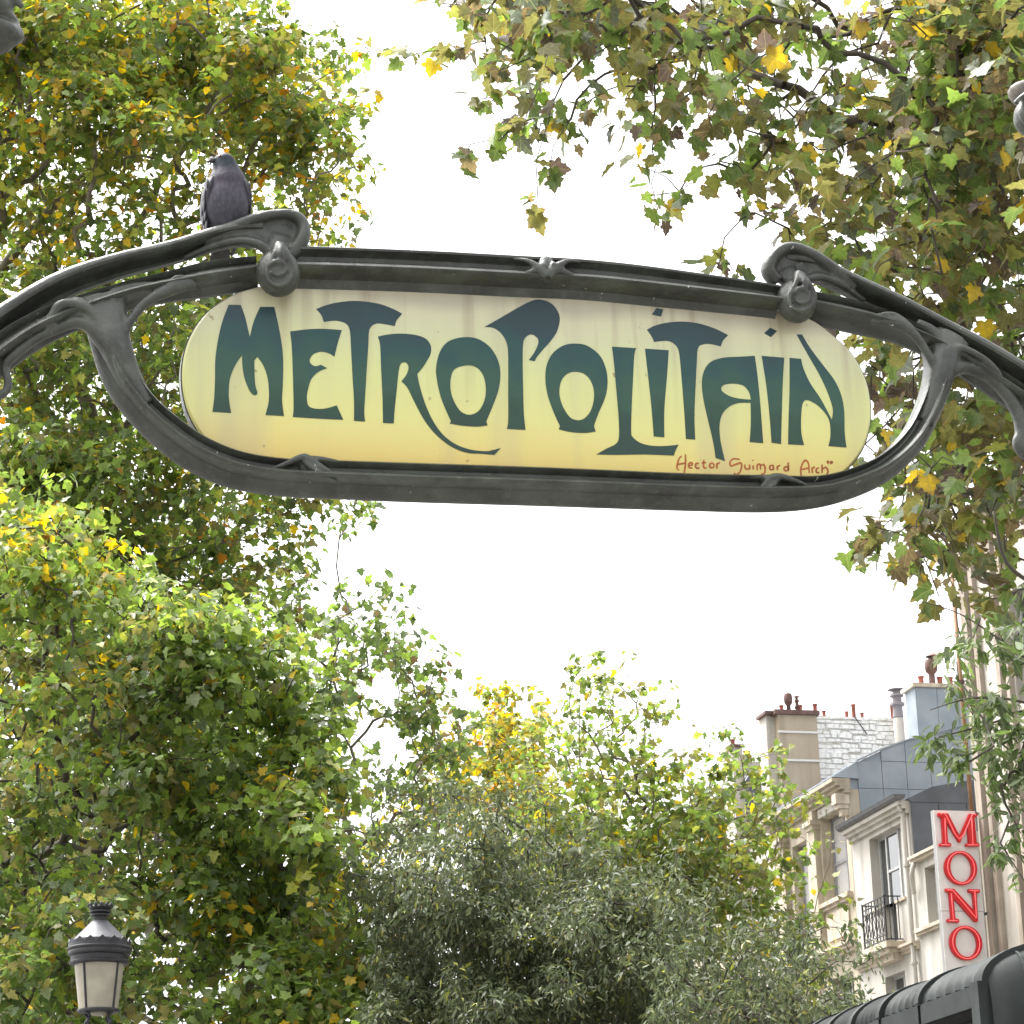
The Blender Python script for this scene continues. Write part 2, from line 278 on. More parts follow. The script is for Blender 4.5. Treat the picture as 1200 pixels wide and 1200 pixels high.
# small leaf knots on the rails
fused('rail_knot', [('t', [(312,557,2,.045,1),(330,552,3.2,.06,1),(350,544,3.8,.066,1),(358,548,4.5,.068,1),(372,557,4,.068,1),(388,566,3,.064,1)]), ('t', [(352,545,4,.06,1),(359,556,4,.07,1),(376,569,3.2,.07,1),(390,573,2,.066,1)]), ('t', [(352,545,4,.06,1),(378,546,3,.055,1),(410,551,2,.045,1)]), ('e', (360,555,14,10,.02,.045,-30))], vox=.004, it=3)
fused('rail_knot', [('t', [(950,580,2,.045,1),(930,573,3,.058,1),(912,568,4,.064,1),(903,567,4.5,.066,1),(895,569,4.5,.068,1),(884,580,3.2,.066,1),(870,585,2,.06,1)]), ('t', [(903,567,4,.06,1),(896,578,4,.07,1),(884,587,2.6,.068,1)]), ('t', [(905,567,3.5,.06,1),(880,566,3,.055,1),(850,566,2,.045,1)]), ('e', (896,574,13,9,.02,.045,25))], vox=.004, it=3)
fused('rail_knot', [('t', [(594,314,2,0.07,1),(611,320,3,0.09,1),(624,331,6,0.094,1),(632,338,7,0.092,1)]), ('t', [(674,318,2,0.07,1),(656,320,3,0.09,1),(644,328,6,0.094,1),(632,338,7,0.092,1)]), ('t', [(590,336,2,0.08,1),(612,333,3,0.092,1),(630,326,7,0.092,1)]), ('t', [(682,342,2,0.08,1),(660,336,3,0.092,1),(636,326,7,0.092,1)]), ('e', (633,327,12,17,.03,0.07,0))], vox=.004, it=3)

# enamel plate ------------------------------------------------------
def plate_mat():
    m = bpy.data.materials.new('enamel_plate'); m.use_nodes = True; t = m.node_tree; b = t.nodes['Principled BSDF']
    b.inputs['Roughness'].default_value = .28; b.inputs['Specular IOR Level'].default_value = .4
    tc = t.nodes.new('ShaderNodeTexCoord'); sx = t.nodes.new('ShaderNodeSeparateXYZ'); t.links.new(tc.outputs['Object'], sx.inputs[0])
    n0 = t.nodes.new('ShaderNodeTexNoise'); n0.inputs['Scale'].default_value = 2.2; n0.inputs['Detail'].default_value = 3; t.links.new(tc.outputs['Object'], n0.inputs['Vector'])
    ma = t.nodes.new('ShaderNodeMath'); ma.operation = 'MULTIPLY_ADD'; ma.inputs[1].default_value = .14; t.links.new(n0.outputs['Fac'], ma.inputs[0]); t.links.new(sx.outputs['Z'], ma.inputs[2])
    mr = t.nodes.new('ShaderNodeMapRange'); mr.inputs['From Min'].default_value = 4.06+.07; mr.inputs['From Max'].default_value = 4.63+.07; t.links.new(ma.outputs[0], mr.inputs['Value'])
    r = t.nodes.new('ShaderNodeValToRGB'); e = r.color_ramp.elements
    e[0].position = 0; e[0].color = (.72, .50, .14, 1); e[1].position = 1; e[1].color = (.67, .635, .45, 1)
    for p, c in ((.16, (.71, .585, .19)), (.33, (.685, .66, .25)), (.6, (.64, .67, .30)), (.8, (.615, .635, .375))): q = e.new(p); q.color = (*c, 1)
    t.links.new(mr.outputs[0], r.inputs[0])
    def streak(scale, lo, hi):
        mp = t.nodes.new('ShaderNodeMapping'); mp.inputs['Scale'].default_value = scale; t.links.new(tc.outputs['Object'], mp.inputs[0])
        n = t.nodes.new('ShaderNodeTexNoise'); n.inputs['Scale'].default_value = 1; n.inputs['Detail'].default_value = 6; t.links.new(mp.outputs[0], n.inputs['Vector'])
        rr = t.nodes.new('ShaderNodeValToRGB'); rr.color_ramp.elements[0].position = lo; rr.color_ramp.elements[1].position = hi; t.links.new(n.outputs['Fac'], rr.inputs[0]); return rr.outputs[0]
    def mixin(fac, k, col, prev, gate=None):
        mm = t.nodes.new('ShaderNodeMath'); mm.operation = 'MULTIPLY'; mm.inputs[1].default_value = k; t.links.new(fac, mm.inputs[0]); f = mm.outputs[0]
        if gate: g2 = t.nodes.new('ShaderNodeMath'); g2.operation = 'MULTIPLY'; t.links.new(f, g2.inputs[0]); t.links.new(gate, g2.inputs[1]); f = g2.outputs[0]
        mx = t.nodes.new('ShaderNodeMixRGB'); mx.inputs[2].default_value = (*col, 1); t.links.new(f, mx.inputs[0]); t.links.new(prev, mx.inputs[1]); return mx.outputs[0]
    gt = t.nodes.new('ShaderNodeMapRange'); gt.inputs['From Min'].default_value = .35; gt.inputs['From Max'].default_value = 1.0; t.links.new(mr.outputs[0], gt.inputs['Value'])
    c = mixin(streak((16, 1, .7), .50, .70), .62, (.27, .18, .12), r.outputs[0], gt.outputs[0])       # rust runs from the top rail
    c = mixin(streak((6, 1, .4), .46, .70), .40, (.38, .34, .27), c)
    c = mixin(streak((22, 22, 18), .70, .74), .8, (.24, .17, .09), c)                                 # chips and fly specks
    # soot gathered along the top and bottom edges
    ed = t.nodes.new('ShaderNodeMapRange'); ed.inputs['From Min'].default_value = .93; ed.inputs['From Max'].default_value = 1.06; t.links.new(mr.outputs[0], ed.inputs['Value'])
    c = mixin(ed.outputs[0], .55, (.16, .13, .11), c)
    eb = t.nodes.new('ShaderNodeMapRange'); eb.inputs['From Min'].default_value = .05; eb.inputs['From Max'].default_value = -.06; t.links.new(mr.outputs[0], eb.inputs['Value'])
    c = mixin(eb.outputs[0], .4, (.20, .16, .12), c)
    t.links.new(c, b.inputs['Base Color'])
    n3 = t.nodes.new('ShaderNodeTexNoise'); n3.inputs['Scale'].default_value = 9; t.links.new(tc.outputs['Object'], n3.inputs['Vector'])
    bp = t.nodes.new('ShaderNodeBump'); bp.inputs['Strength'].default_value = .08; bp.inputs['Distance'].default_value = .01; t.links.new(n3.outputs['Fac'], bp.inputs['Height']); t.links.new(bp.outputs[0], b.inputs['Normal'])
    return m
ring = spline([(330,330),(300,338),(270,348),(240,370),(220,402),(213,440),(219,480),(238,514),(264,535),(295,546),(360,552),(480,554),(640,558),(800,563),(900,566),(955,566),(985,556),(1008,530),(1018,500),(1019,474),(1013,445),(997,415),(975,394),(950,376),(915,366),(880,358),(760,350),(620,340),(480,334),(380,330),(330,330)], 6)[:-1]
b = MB(); n = len(ring)
cen = sg(616, 452, .012)
bev = lambda k, ww: [sg(616+(p[0]-616)*1, p[1], 0)*0 + (sg(p[0], p[1], 0) + (cen - sg(p[0], p[1], 0))*k)*[1, 0, 1] + [0, SS-ww, 0] for p in ring]
b.rings([bev(0, -.03), bev(0, .006), bev(.006, .012), bev(.02, .012)], caps=False)
fr = [3*n + j for j in range(n)]; b.f.append(tuple(fr)); b.mi.append(0); b.f.append(tuple(range(n))[::-1]); b.mi.append(0)
plate = b.build('enamel_plate', plate_mat(), metro)
edge = MB().rings([bev(-.004, -.032), bev(-.004, .002), bev(.004, .002), bev(.004, -.032)], caps=False).build('plate_rim', IRON, metro)

# letters -----------------------------------------------------------
def letter_mat():
    m = bpy.data.materials.new('letter_enamel'); m.use_nodes = True; t = m.node_tree; b = t.nodes['Principled BSDF']
    b.inputs['Roughness'].default_value = .3; b.inputs['Specular IOR Level'].default_value = .3
    tc = t.nodes.new('ShaderNodeTexCoord'); sx = t.nodes.new('ShaderNodeSeparateXYZ'); t.links.new(tc.outputs['Object'], sx.inputs[0])
    n0 = t.nodes.new('ShaderNodeTexNoise'); n0.inputs['Scale'].default_value = 11; n0.inputs['Detail'].default_value = 5; t.links.new(tc.outputs['Object'], n0.inputs['Vector'])
    ma = t.nodes.new('ShaderNodeMath'); ma.operation = 'MULTIPLY_ADD'; ma.inputs[1].default_value = .30; t.links.new(n0.outputs['Fac'], ma.inputs[0]); t.links.new(sx.outputs['Z'], ma.inputs[2])
    mr = t.nodes.new('ShaderNodeMapRange'); mr.inputs['From Min'].default_value = 4.13+.15; mr.inputs['From Max'].default_value = 4.60+.15; t.links.new(ma.outputs[0], mr.inputs['Value'])
    r = t.nodes.new('ShaderNodeValToRGB'); e = r.color_ramp.elements
    e[0].position = 0; e[0].color = (.031, .058, .049, 1); e[1].position = 1; e[1].color = (.029, .056, .065, 1)
    for p, c in ((.3, (.029, .069, .047)), (.5, (.039, .094, .066)), (.7, (.025, .077, .073)), (.85, (.030, .064, .074))): q = e.new(p); q.color = (*c, 1)
    t.links.new(mr.outputs[0], r.inputs[0]); t.links.new(r.outputs[0], b.inputs['Base Color']); return m
LET = letter_mat()
def contour(c, o, sc, n=5):
    P = [(o[0]+p[0]/sc, o[1]+p[1]/sc, len(p) > 2) for p in c]; k = len(P)
    cs = [i for i in range(k) if P[i][2]]; out = []
    if not cs:
        q = np.array([p[:2] for p in P]); q = np.concatenate([q[-2:], q, q[:3]]); s = spline(q, n); return [tuple(p) for p in s[2*n:(2+k)*n]]
    for a, i in enumerate(cs):
        j = cs[(a+1) % len(cs)]; L = (j-i) % k or k
        seg = [P[(i+h) % k][:2] for h in range(L+1)]
        out += [tuple(p) for p in (spline(seg, n)[:-1] if L > 1 else [seg[0]])]
    return out
def letter(cont, o, sc, name='letter', parent=plate, m=LET, place=sg, w0=.0121, th=.0012):
    loops = [contour(c, o, sc) for c in cont]; b = MB()
    tri = tessellate_polygon([[Vector((p[0], p[1], 0)) for p in l] for l in loops])
    flat = [p for l in loops for p in l]
    b.add([place(p[0], p[1], w0+th) for p in flat], tri)
    k = 0
    for l in loops:
        b.rings([[place(p[0], p[1], w0) for p in l], [place(p[0], p[1], w0+th) for p in l]], caps=False)
    return b.build(name, m, parent)
r1 = ((240,345), 7.5); r2 = ((335,345), 7.5); r3 = ((435,380), 7.5); r4 = ((560,345), 7.056); r5 = ((690,355), 6.318); r6 = ((810,370), 6.316)
letter([[(205,105,1),(310,108,1),(345,200),(372,310),(390,390,1),(425,250),(480,125,1),(605,125,1),(640,280),(670,450),(683,600),(680,800),(674,950),(690,1082,1),(527,1073,1),(555,960),(558,860),(545,740),(510,640),(457,562,1),(430,595,1),(432,720),(440,820),(457,878),(435,900),(395,870),(350,770),(327,660),(322,548,1),(260,640),(215,760),(205,880),(210,960),(227,1055,1),(62,1045,1),(78,920),(85,750),(88,580),(110,420),(150,250)]], *r1)
letter([[(32,340,1),(180,322),(320,317),(485,328,1),(450,440),(420,562,1),(370,530),(300,518),(235,540),(203,590),(215,625),(255,645),(300,632,1),(355,662,1),(280,695),(220,755),(190,840),(178,930),(200,1000),(280,1020),(360,1012),(440,988,1),(498,1115,1),(280,1105),(55,1090,1),(62,1000),(58,800),(52,600),(45,450)]], *r2)
letter([[(260,143,1),(400,95),(600,72),(800,95),(930,140),(1015,185,1),(965,245),(950,293,1),(860,275),(790,270),(740,300),(722,350),(718,450),(705,650),(690,900),(682,1050),(690,1130,1),(592,1124,1),(592,950),(580,750),(567,500),(555,330),(520,270),(450,247),(390,247),(328,257,1),(305,195)]], *r2)
letter([[(52,122,1),(150,103),(260,97),(380,108),(470,140),(515,200),(515,270),(480,340),(440,400),(397,450,1),(420,560),(470,720),(540,870),(630,990),(740,1070),(870,1115),(1000,1128),(1060,1118),(1130,1100,1),(1075,1160,1),(950,1150),(850,1145),(740,1110),(640,1050),(540,960),(450,840),(370,690),(310,570),(258,515,1),(300,460),(320,400),(310,360),(280,347),(248,370),(232,440),(220,560),(200,750),(190,885,1),(97,880,1),(92,650),(80,400),(72,200)]], *r3)
letter([[(840,127),(940,147),(1040,220),(1105,330),(1127,450),(1110,590),(1060,730),(1010,850),(1003,870,1),(1015,900,1),(930,912),(800,905),(682,885,1),(693,862,1),(650,770),(600,640),(570,500),(562,400),(590,270),(650,180),(740,138)], [(840,373),(920,395),(975,460),(998,560),(990,670),(940,770),(860,808),(780,780),(720,690),(690,590),(693,480),(730,405)]], *r3)
letter([[(48,282,1),(200,195),(330,120),(430,70),(510,57),(600,90),(655,160),(668,230),(645,320),(600,390),(530,470),(480,530),(462,565,1),(413,555,1),(460,490),(490,420),(485,375),(435,343),(385,370),(365,430),(362,600),(367,850),(372,1000),(385,1132,1),(232,1124,1),(243,1050),(243,800),(242,500),(225,400),(180,330),(120,290)]], *r4)
letter([[(800,420),(900,440),(1000,520),(1050,630),(1063,740),(1045,860),(990,990),(955,1085),(953,1110,1),(965,1145,1),(880,1157),(760,1150),(660,1127,1),(670,1100,1),(620,990),(570,850),(550,720),(560,600),(610,500),(700,435)], [(800,652),(880,675),(935,750),(952,850),(930,960),(880,1030),(820,1053),(750,1025),(690,930),(665,830),(680,730),(730,670)]], *r4)
letter([[(163,335,1),(342,347,1),(328,400),(320,550),(310,750),(305,960),(318,1005),(370,1045),(450,1067),(550,1070),(655,1060,1),(635,1100),(620,1140,1),(400,1132),(200,1135),(48,1132,1),(120,1090),(190,1055),(215,1000),(212,850),(195,650),(178,450)]], *r5)
letter([[(408,350,1),(583,362,1),(570,550),(550,800),(550,1005,1),(472,998,1),(455,780),(430,550)]], *r5)
letter([[(492,50,1),(543,60,1),(525,113,1),(458,97,1)]], *r5, name='letter_dot')
letter([[(422,210,1),(480,180),(570,158),(680,150),(800,163),(920,200),(1022,250,1),(985,290),(968,333,1),(900,317),(840,317),(800,345),(790,450),(780,650),(773,850),(778,1022,1),(710,1017,1),(700,850),(685,650),(668,450),(655,360),(625,315),(570,292),(475,300,1),(455,255)]], *r5)
letter([[(460,308,1),(480,450),(500,650),(515,850),(523,953,1),(423,945,1),(432,800),(430,655,1),(340,657),(270,685),(220,740),(200,820),(205,920),(220,1000),(240,1085,1),(172,1062,1),(150,930),(110,760),(80,620),(70,500),(90,410),(140,350),(230,322),(340,315)], [(310,513),(380,530),(420,580),(432,632,1),(350,625),(280,608),(225,575),(213,545),(240,520)]], *r6)
letter([[(512,308,1),(678,322,1),(668,500),(660,750),(655,960,1),(585,950,1),(570,750),(545,520)]], *r6)
letter([[(575,100,1),(625,125,1),(580,170,1),(530,140,1)]], *r6, name='letter_dot')
letter([[(718,323,1),(803,330,1),(820,400),(870,510),(950,630),(1030,780,1),(1037,700),(1000,580),(940,450),(860,310),(770,150,1),(810,150,1),(870,250),(960,370),(1050,490),(1100,600),(1122,720),(1125,870),(1138,985,1),(1005,975,1),(1020,900),(1015,800),(980,730),(920,670),(850,635),(815,660),(803,760),(805,880),(825,968,1),(707,962,1),(710,800),(718,560)]], *r6)
# the small signature, painted in rust orange
SIG = mat('rust_orange_paint', (.46, .12, .016), .45, noise=.35, nscale=40)
def circ(x, y, r): return [(x+r*math.cos(a), y+r*math.sin(a)) for a in np.linspace(0, 2*math.pi, 11)]
words = [[[(105,65),(85,85),(75,120),(72,150),(85,165)],[(75,125),(130,115)],[(130,55),(132,100),(128,150),(120,190)],
  [(155,135),(180,125),(172,112),(155,120),(155,145),(180,150)],[(226,118),(206,118),(201,140),(217,152),(230,146)],[(260,92),(258,138),(268,150),(279,146)],[(244,114),(276,111)],circ(316,132,16),[(350,115),(352,155)],[(352,125),(372,110)]],
 [[(512,90),(470,85),(445,105),(450,135),(480,125),(520,115),(525,140),(515,175),(490,195),(470,185)],[(548,125),(550,150),(565,158),(580,150)],[(580,125),(583,160)],[(606,130),(608,160)],[(603,93),(606,99)],[(635,165),(635,130),(655,125),(658,160)],[(658,135),(680,125),(690,150),(685,185),(660,195)],
  [(745,130),(725,135),(725,158),(745,160)],[(747,128),(750,165)],[(775,135),(777,165)],[(777,140),(795,130)],circ(838,155,14),[(852,110),(855,170)]],
 [[(945,210),(940,160),(955,115),(975,95),(995,120),(1000,185)],[(945,160),(995,150)],[(1020,145),(1022,185)],[(1022,152),(1040,142)],[(1068,148),(1050,158),(1052,180),(1072,182)],[(1090,125),(1090,185)],[(1090,160),(1115,145),(1130,165),(1125,195),(1105,205)],[(1130,98),(1132,122)],[(1122,106),(1140,104)],[(1150,116),(1162,112),(1156,104),(1148,112),(1154,122)]]]
for wd in words:
    b = MB()
    for st in wd:
        P = spline(st, 4); rs = []
        for i, p in enumerate(P):
            t = P[min(i+1, len(P)-1)] - P[max(i-1, 0)]; t = t/(np.linalg.norm(t)+1e-9); q = np.array([-t[1], t[0]])
            hw = 6.2 - 1.8*abs(2*i/(len(P)-1)-1)**2
            a, c = p+q*hw, p-q*hw
            rs.append([sg(780+a[0]/6, 525+a[1]/6, .0121), sg(780+a[0]/6, 525+a[1]/6, .0129), sg(780+c[0]/6, 525+c[1]/6, .0129), sg(780+c[0]/6, 525+c[1]/6, .0121)])
        b.rings(rs)
    b.build('signature_word', SIG, plate)

# the two stalks that carry the frame, with a drooping lamp bud at each top corner
def px_of(e, z): x, y, _ = proj(Ev*e + Dv*SS + Zv*z); return x, y
zz = lambda x, z: np.array([sg(x, 400)[0], SS, z])
GLASSA = mat('amber_lamp_glass', (.45, .10, .02), .15, spec=.6)
CREAM = mat('pale_cream_cap', (.36, .33, .29), .7, noise=.5, nscale=30)  # pale cream, mottled with noise
for sx, xs, xi in ((-1, -70, 1), (1, 1270, -1)):
    b = MB(); top = sg(xs+xi*6, 30)
    e = sg(xs, 420)[0]
    path = [(e, SS, 0), (e, SS, .25), (e+.01*sx, SS, 1.6), (e+.02*sx, SS, 3.2), (e+.03*sx, SS, 4.2), (e+.08*sx, SS, 4.9), (e+.12*sx, SS-.02, 5.2), (e+.12*sx, SS-.04, 5.5), (e+.08*sx, SS-.06, 5.7)]
    b.tube(spline(path, 5), np.interp(np.linspace(0, 1, 41), [0, .05, .15, .5, .8, 1], [.16, .13, .085, .065, .06, .05]), 14)
    b.build('stalk', IRON, metro, smooth=True)
    MB().lathe([(.0, 0), (.26, 0), (.27, .12), (.2, .2), (.17, .45), (.12, .6), (.0, .6)], (e, SS, 0), 20).build('stalk_base', IRON, metro, smooth=True, auto=40)
    for zc in (4.40,):
        MB().ell((e+.025*sx, SS, zc), (.12, .10, .20)).build('stalk_knuckle', IRON, metro, smooth=True)
fused('lamp_calyx', [('e', (-24,6,36,24,.09,.02,-10)), ('e', (-14,24,40,12,.08,.05,-28)), ('e', (-18,18,32,14,.06,.09,-20)), ('e', (-4,50,28,14,.06,.07,-16)), ('t', [(-30,34,16,.04,1),(-6,44,16,.06,1),(12,52,13,.07,1),(20,62,8,.07,1)]), ('e', (-20,58,34,14,.06,.05,0)), ('e', (-40,40,30,26,.1,.0,0)), ('t', [(-10,14,6,.1,1),(10,17,5,.11,1),(24,28,3.5,.1,1)])], vox=.005, it=3)
fused('lamp_calyx', [('e', (1212,140,30,27,.09,.03,10)), ('t', [(1180,131,3,.06,1),(1190,126,5,.09,1),(1210,124,6,.1,1),(1250,128,6,.1,1)]), ('t', [(1186,134,4,.08,1),(1184,146,5,.09,1),(1190,156,6,.09,1),(1204,166,7,.09,1)]), ('e', (1240,132,34,30,.1,.0,0))], vox=.005, it=3)
fused('lamp_cap', [('e', (1213,116,38,12,.09,.02,-12)), ('e', (1236,112,30,16,.09,.02,0))], vox=.005, it=3, m=CREAM)
for x, y in ((-70, 92), (1270, 190)):
    c = sg(x, y, .04); MB().lathe([(0, .14), (.07, .12), (.1, .04), (.095, -.06), (.05, -.15), (0, -.17)], c, 18).build('lamp_glass', GLASSA, metro, smooth=True)

# ================================================================ PIGEON
def pm(name, stops, x0, x1, axis='Z', rough=.6):
    m = bpy.data.materials.new(name); m.use_nodes = True; t = m.node_tree; b = t.nodes['Principled BSDF']; b.inputs['Roughness'].default_value = rough; b.inputs['Specular IOR Level'].default_value = .25
    tc = t.nodes.new('ShaderNodeTexCoord'); sx = t.nodes.new('ShaderNodeSeparateXYZ'); t.links.new(tc.outputs['Object'], sx.inputs[0])
    n = t.nodes.new('ShaderNodeTexNoise'); n.inputs['Scale'].default_value = 60; n.inputs['Detail'].default_value = 5; t.links.new(tc.outputs['Object'], n.inputs['Vector'])
    ma = t.nodes.new('ShaderNodeMath'); ma.operation = 'MULTIPLY_ADD'; ma.inputs[1].default_value = .05; t.links.new(n.outputs['Fac'], ma.inputs[0]); t.links.new(sx.outputs[axis], ma.inputs[2])
    mr = t.nodes.new('ShaderNodeMapRange'); mr.inputs['From Min'].default_value = x0+.025; mr.inputs['From Max'].default_value = x1+.025; t.links.new(ma.outputs[0], mr.inputs[0])
    r = t.nodes.new('ShaderNodeValToRGB'); e = r.color_ramp.elements
    e[0].position, e[1].position = stops[0][0], stops[-1][0]; e[0].color, e[1].color = (*stops[0][1], 1), (*stops[-1][1], 1)
    for p, c in stops[1:-1]: q = e.new(p); q.color = (*c, 1)
    t.links.new(mr.outputs[0], r.inputs[0]); t.links.new(r.outputs[0], b.inputs['Base Color'])
    vo = t.nodes.new('ShaderNodeTexVoronoi'); vo.inputs['Scale'].default_value = 95; mpv = t.nodes.new('ShaderNodeMapping'); mpv.inputs['Scale'].default_value = (1, 1, .6); t.links.new(tc.outputs['Object'], mpv.inputs[0]); t.links.new(mpv.outputs[0], vo.inputs['Vector'])
    hv = t.nodes.new('ShaderNodeHueSaturation'); mvv = t.nodes.new('ShaderNodeMapRange'); mvv.inputs['From Max'].default_value = .8; mvv.inputs['To Min'].default_value = 1.12; mvv.inputs['To Max'].default_value = .72; t.links.new(vo.outputs['Distance'], mvv.inputs[0]); t.links.new(mvv.outputs[0], hv.inputs['Value']); t.links.new(r.outputs[0], hv.inputs['Color']); t.links.new(hv.outputs[0], b.inputs['Base Color'])
    bp = t.nodes.new('ShaderNodeBump'); bp.inputs['Strength'].default_value = .35; bp.inputs['Distance'].default_value = .004; t.links.new(n.outputs['Fac'], bp.inputs['Height']); t.links.new(bp.outputs[0], b.inputs['Normal'])
    return m
pb = sg(266, 271, .0)
pig = thing('pigeon', 'grey pigeon perched on the left arm of the iron frame, head turned left', 'pigeon', tuple(Ev*pb[0] + Dv*pb[1] + Zv*pb[2]), HEAD)
FEA = pm('pigeon_feathers', [(0, (.080, .082, .098)), (.35, (.088, .084, .104)), (.6, (.070, .060, .080)), (.74, (.050, .046, .060)), (.82, (.034, .045, .056)), (1, (.026, .031, .040))], 0, .245)
WNG = mat('pigeon_wing', (.075, .072, .085), .6, noise=1, nscale=55, col2=(.025, .024, .032), bump=.3, bscale=90)
PINK = mat('pigeon_foot', (.32, .13, .12), .6)
# x = across, y = away from camera, z = up, metres, relative to the perch
def pe(b, x, y, z, rx, ry, rz, tilt=0., roll=0.):
    a, c = rad(tilt), rad(roll); Rx = np.array([[1, 0, 0], [0, math.cos(a), -math.sin(a)], [0, math.sin(a), math.cos(a)]]); Ry = np.array([[math.cos(c), 0, math.sin(c)], [0, 1, 0], [-math.sin(c), 0, math.cos(c)]])
    return b.ell(pb + [x, y, z], (rx, ry, rz), Rx @ Ry, 20, 14)
b = MB()
pe(b, .0, .012, .092, .070, .072, .092, 12); pe(b, .0, .0, .145, .062, .056, .06, 6); pe(b, 0, 0, .165, .053, .050, .05); pe(b, 0, .05, .06, .052, .07, .07, 35)
pe(b, .0, .012, .05, .05, .052, .05, 10); pe(b, -.002, .0, .168, .048, .046, .045, 0, -4); pe(b, -.005, -.002, .195, .040, .040, .045, 0, -6); pe(b, -.009, -.005, .220, .033, .035, .028); pe(b, -.021, -.007, .219, .026, .025, .023)
pe(b, .0, .004, .028, .036, .036, .03, 10)
body = b.build('body', FEA, pig)
md = body.modifiers.new('skin', 'REMESH'); md.mode = 'VOXEL'; md.voxel_size = .005; md.use_smooth_shade = True
ms = body.modifiers.new('soften', 'SMOOTH'); ms.iterations = 22
for sx in (-1, 1):
    b = MB(); rs = []
    for k, (z, y, wx, wy, cx) in enumerate([(.172, .005, .006, .02, .036), (.158, .006, .012, .042, .046), (.13, .016, .016, .056, .056), (.095, .03, .016, .060, .060), (.06, .046, .015, .052, .056), (.025, .066, .012, .040, .047), (-.01, .09, .007, .022, .036), (-.03, .105, .002, .008, .03)]):
        rs.append([pb + [sx*(cx + wx*math.cos(a)), y + wy*math.sin(a), z] for a in np.linspace(0, 2*math.pi, 15)[:-1]])
    wg = b.rings(rs).build('wing', WNG, pig, smooth=True)
    for r in range(5):                                    # covert feathers overlapping down the folded wing
        for c in range(3):
            z = .133 - r*.025; y = -.018 + c*.028 + r*.010; cx = .058 + .010*math.cos((c-1)*.7) - .008*abs(r-1.5)/1.5
            q = MB(); q.ell(pb + [sx*(cx+.005), y, z], (.0042, .019, .025), None, 8, 6); q.build('feather', WNG, wg, smooth=True)
    lg = MB().tube([pb + [sx*.016, -.005, .022], pb + [sx*.016, -.006, -.002]], [.007, .0045], 8).build('leg', PINK, pig, smooth=True)
    f = MB()
    for a in (-35, 0, 35, 180):
        d = np.array([math.sin(rad(a)), -math.cos(rad(a)), 0]); L = .024 if a != 180 else .014
        f.tube([pb + [sx*.016, -.006, .0], pb + [sx*.016, -.006, .004] + d*L*.5, pb + [sx*.016, -.006, -.003] + d*L], [.004, .0035, .002], 6)
    f.build('foot', PINK, lg, smooth=True)
MB().rings([[pb + [x*wd, y, z + .004*s] for x, s in ((-1, 0), (-.5, 1), (.5, 1), (1, 0), (.5, -1), (-.5, -1))] for wd, y, z in ((.02, .1, .03), (.028, .14, -.01), (.034, .18, -.05), (.03, .2, -.072))]).build('tail', WNG, pig)
bk = MB(); bk.rings([[pb + [x, -.014 + r*math.cos(a), z + r*.8*math.sin(a)] for a in np.linspace(0, 2*math.pi, 9)[:-1]] for x, z, r in ((-.040, .219, .009), (-.051, .217, .007), (-.059, .214, .0045), (-.065, .209, .001))])
beak = bk.build('beak', mat('beak_horn', (.06, .05, .055), .5), pig, smooth=True)
MB().ell(pb + [-.049, -.014, .2245], (.007, .008, .0045)).build('cere', mat('pale_cere', (.6, .58, .56), .7), beak, smooth=True)
ey = MB().ell(pb + [-.025, -.0305, .226], (.0055, .003, .0055), None, 10, 8).build('eye', mat('orange_eye', (.16, .05, .02), .2), pig, smooth=True)
MB().ell(pb + [-.026, -.033, .226], (.0028, .0015, .0028), None, 8, 6).build('pupil', mat('pupil', (.01, .01, .01), .1), ey, smooth=True)

# ================================================================ STREET LAMP
lx = atY(116.5, 1120, 23); le, ls = float(lx@Ev), float(lx@Dv); lzt = float(atY(117, 1063, 23)[2])
LB = mat('black_lamp_iron', (.028, .028, .032), .45, noise=.4, nscale=20, bump=.1, bscale=60)
LR = mat('weathered_lamp_roof', (.10, .10, .112), .55, noise=1, nscale=14, col2=(.055, .055, .065), bump=.1)
LG = mat('milky_lamp_glass', (.40, .37, .29), .25, spec=.5, noise=.25, nscale=5)
lamp = thing('street_lamp', 'black street lamp with a tapering milky glass lantern below the left trees', 'street lamp', tuple(Ev*le + Dv*ls), HEAD)
k = .00093; LC = (le, ls, 0)
Z = lambda y: lzt - (y-120)*k
def lat(prof, name, m, parent=lamp, seg=28, auto=35): return MB().lathe([(r*k, Z(y)) for r, y in prof], LC, seg).build(name, m, parent, smooth=True, auto=auto)
lat([(0,103),(60,106),(104,110),(112,126),(100,140),(88,150),(104,158),(104,172),(80,182),(92,190),(92,204),(70,212),(66,220),(66,246),(74,252),(0,256)], 'finial', LB)
for j in range(12):
    a = 2*math.pi*j/12; c = (le+108*k*math.cos(a), ls+108*k*math.sin(a), Z(104)); MB().ell(c, (.014, .014, .022), None, 6, 4).build('finial_leaf', LB, lamp)
lat([(0,252),(74,252),(262,440),(262,452),(0,452)], 'roof', LR)
cr = lat([(0,442),(284,442),(292,470),(292,500),(300,504),(304,514),(300,530),(292,540),(296,556),(290,576),(270,590),(268,630),(282,642),(280,656),(262,668),(0,668)], 'crown', LB)
for j in range(16):
    a = 2*math.pi*j/16; b = MB(); u = np.array([-math.sin(a), math.cos(a), 0]); o = np.array([math.cos(a), math.sin(a), 0]); c0 = np.array(LC) + o*284*k
    b.rings([[c0 + u*(x*k) + o*(dd*k) + Zv*Z(y) for x, y in ((-50, 470), (50, 470), (30, 448), (0, 424), (-30, 448))] for dd in (-4, 8)]); b.build('crown_leaf', LB, cr)
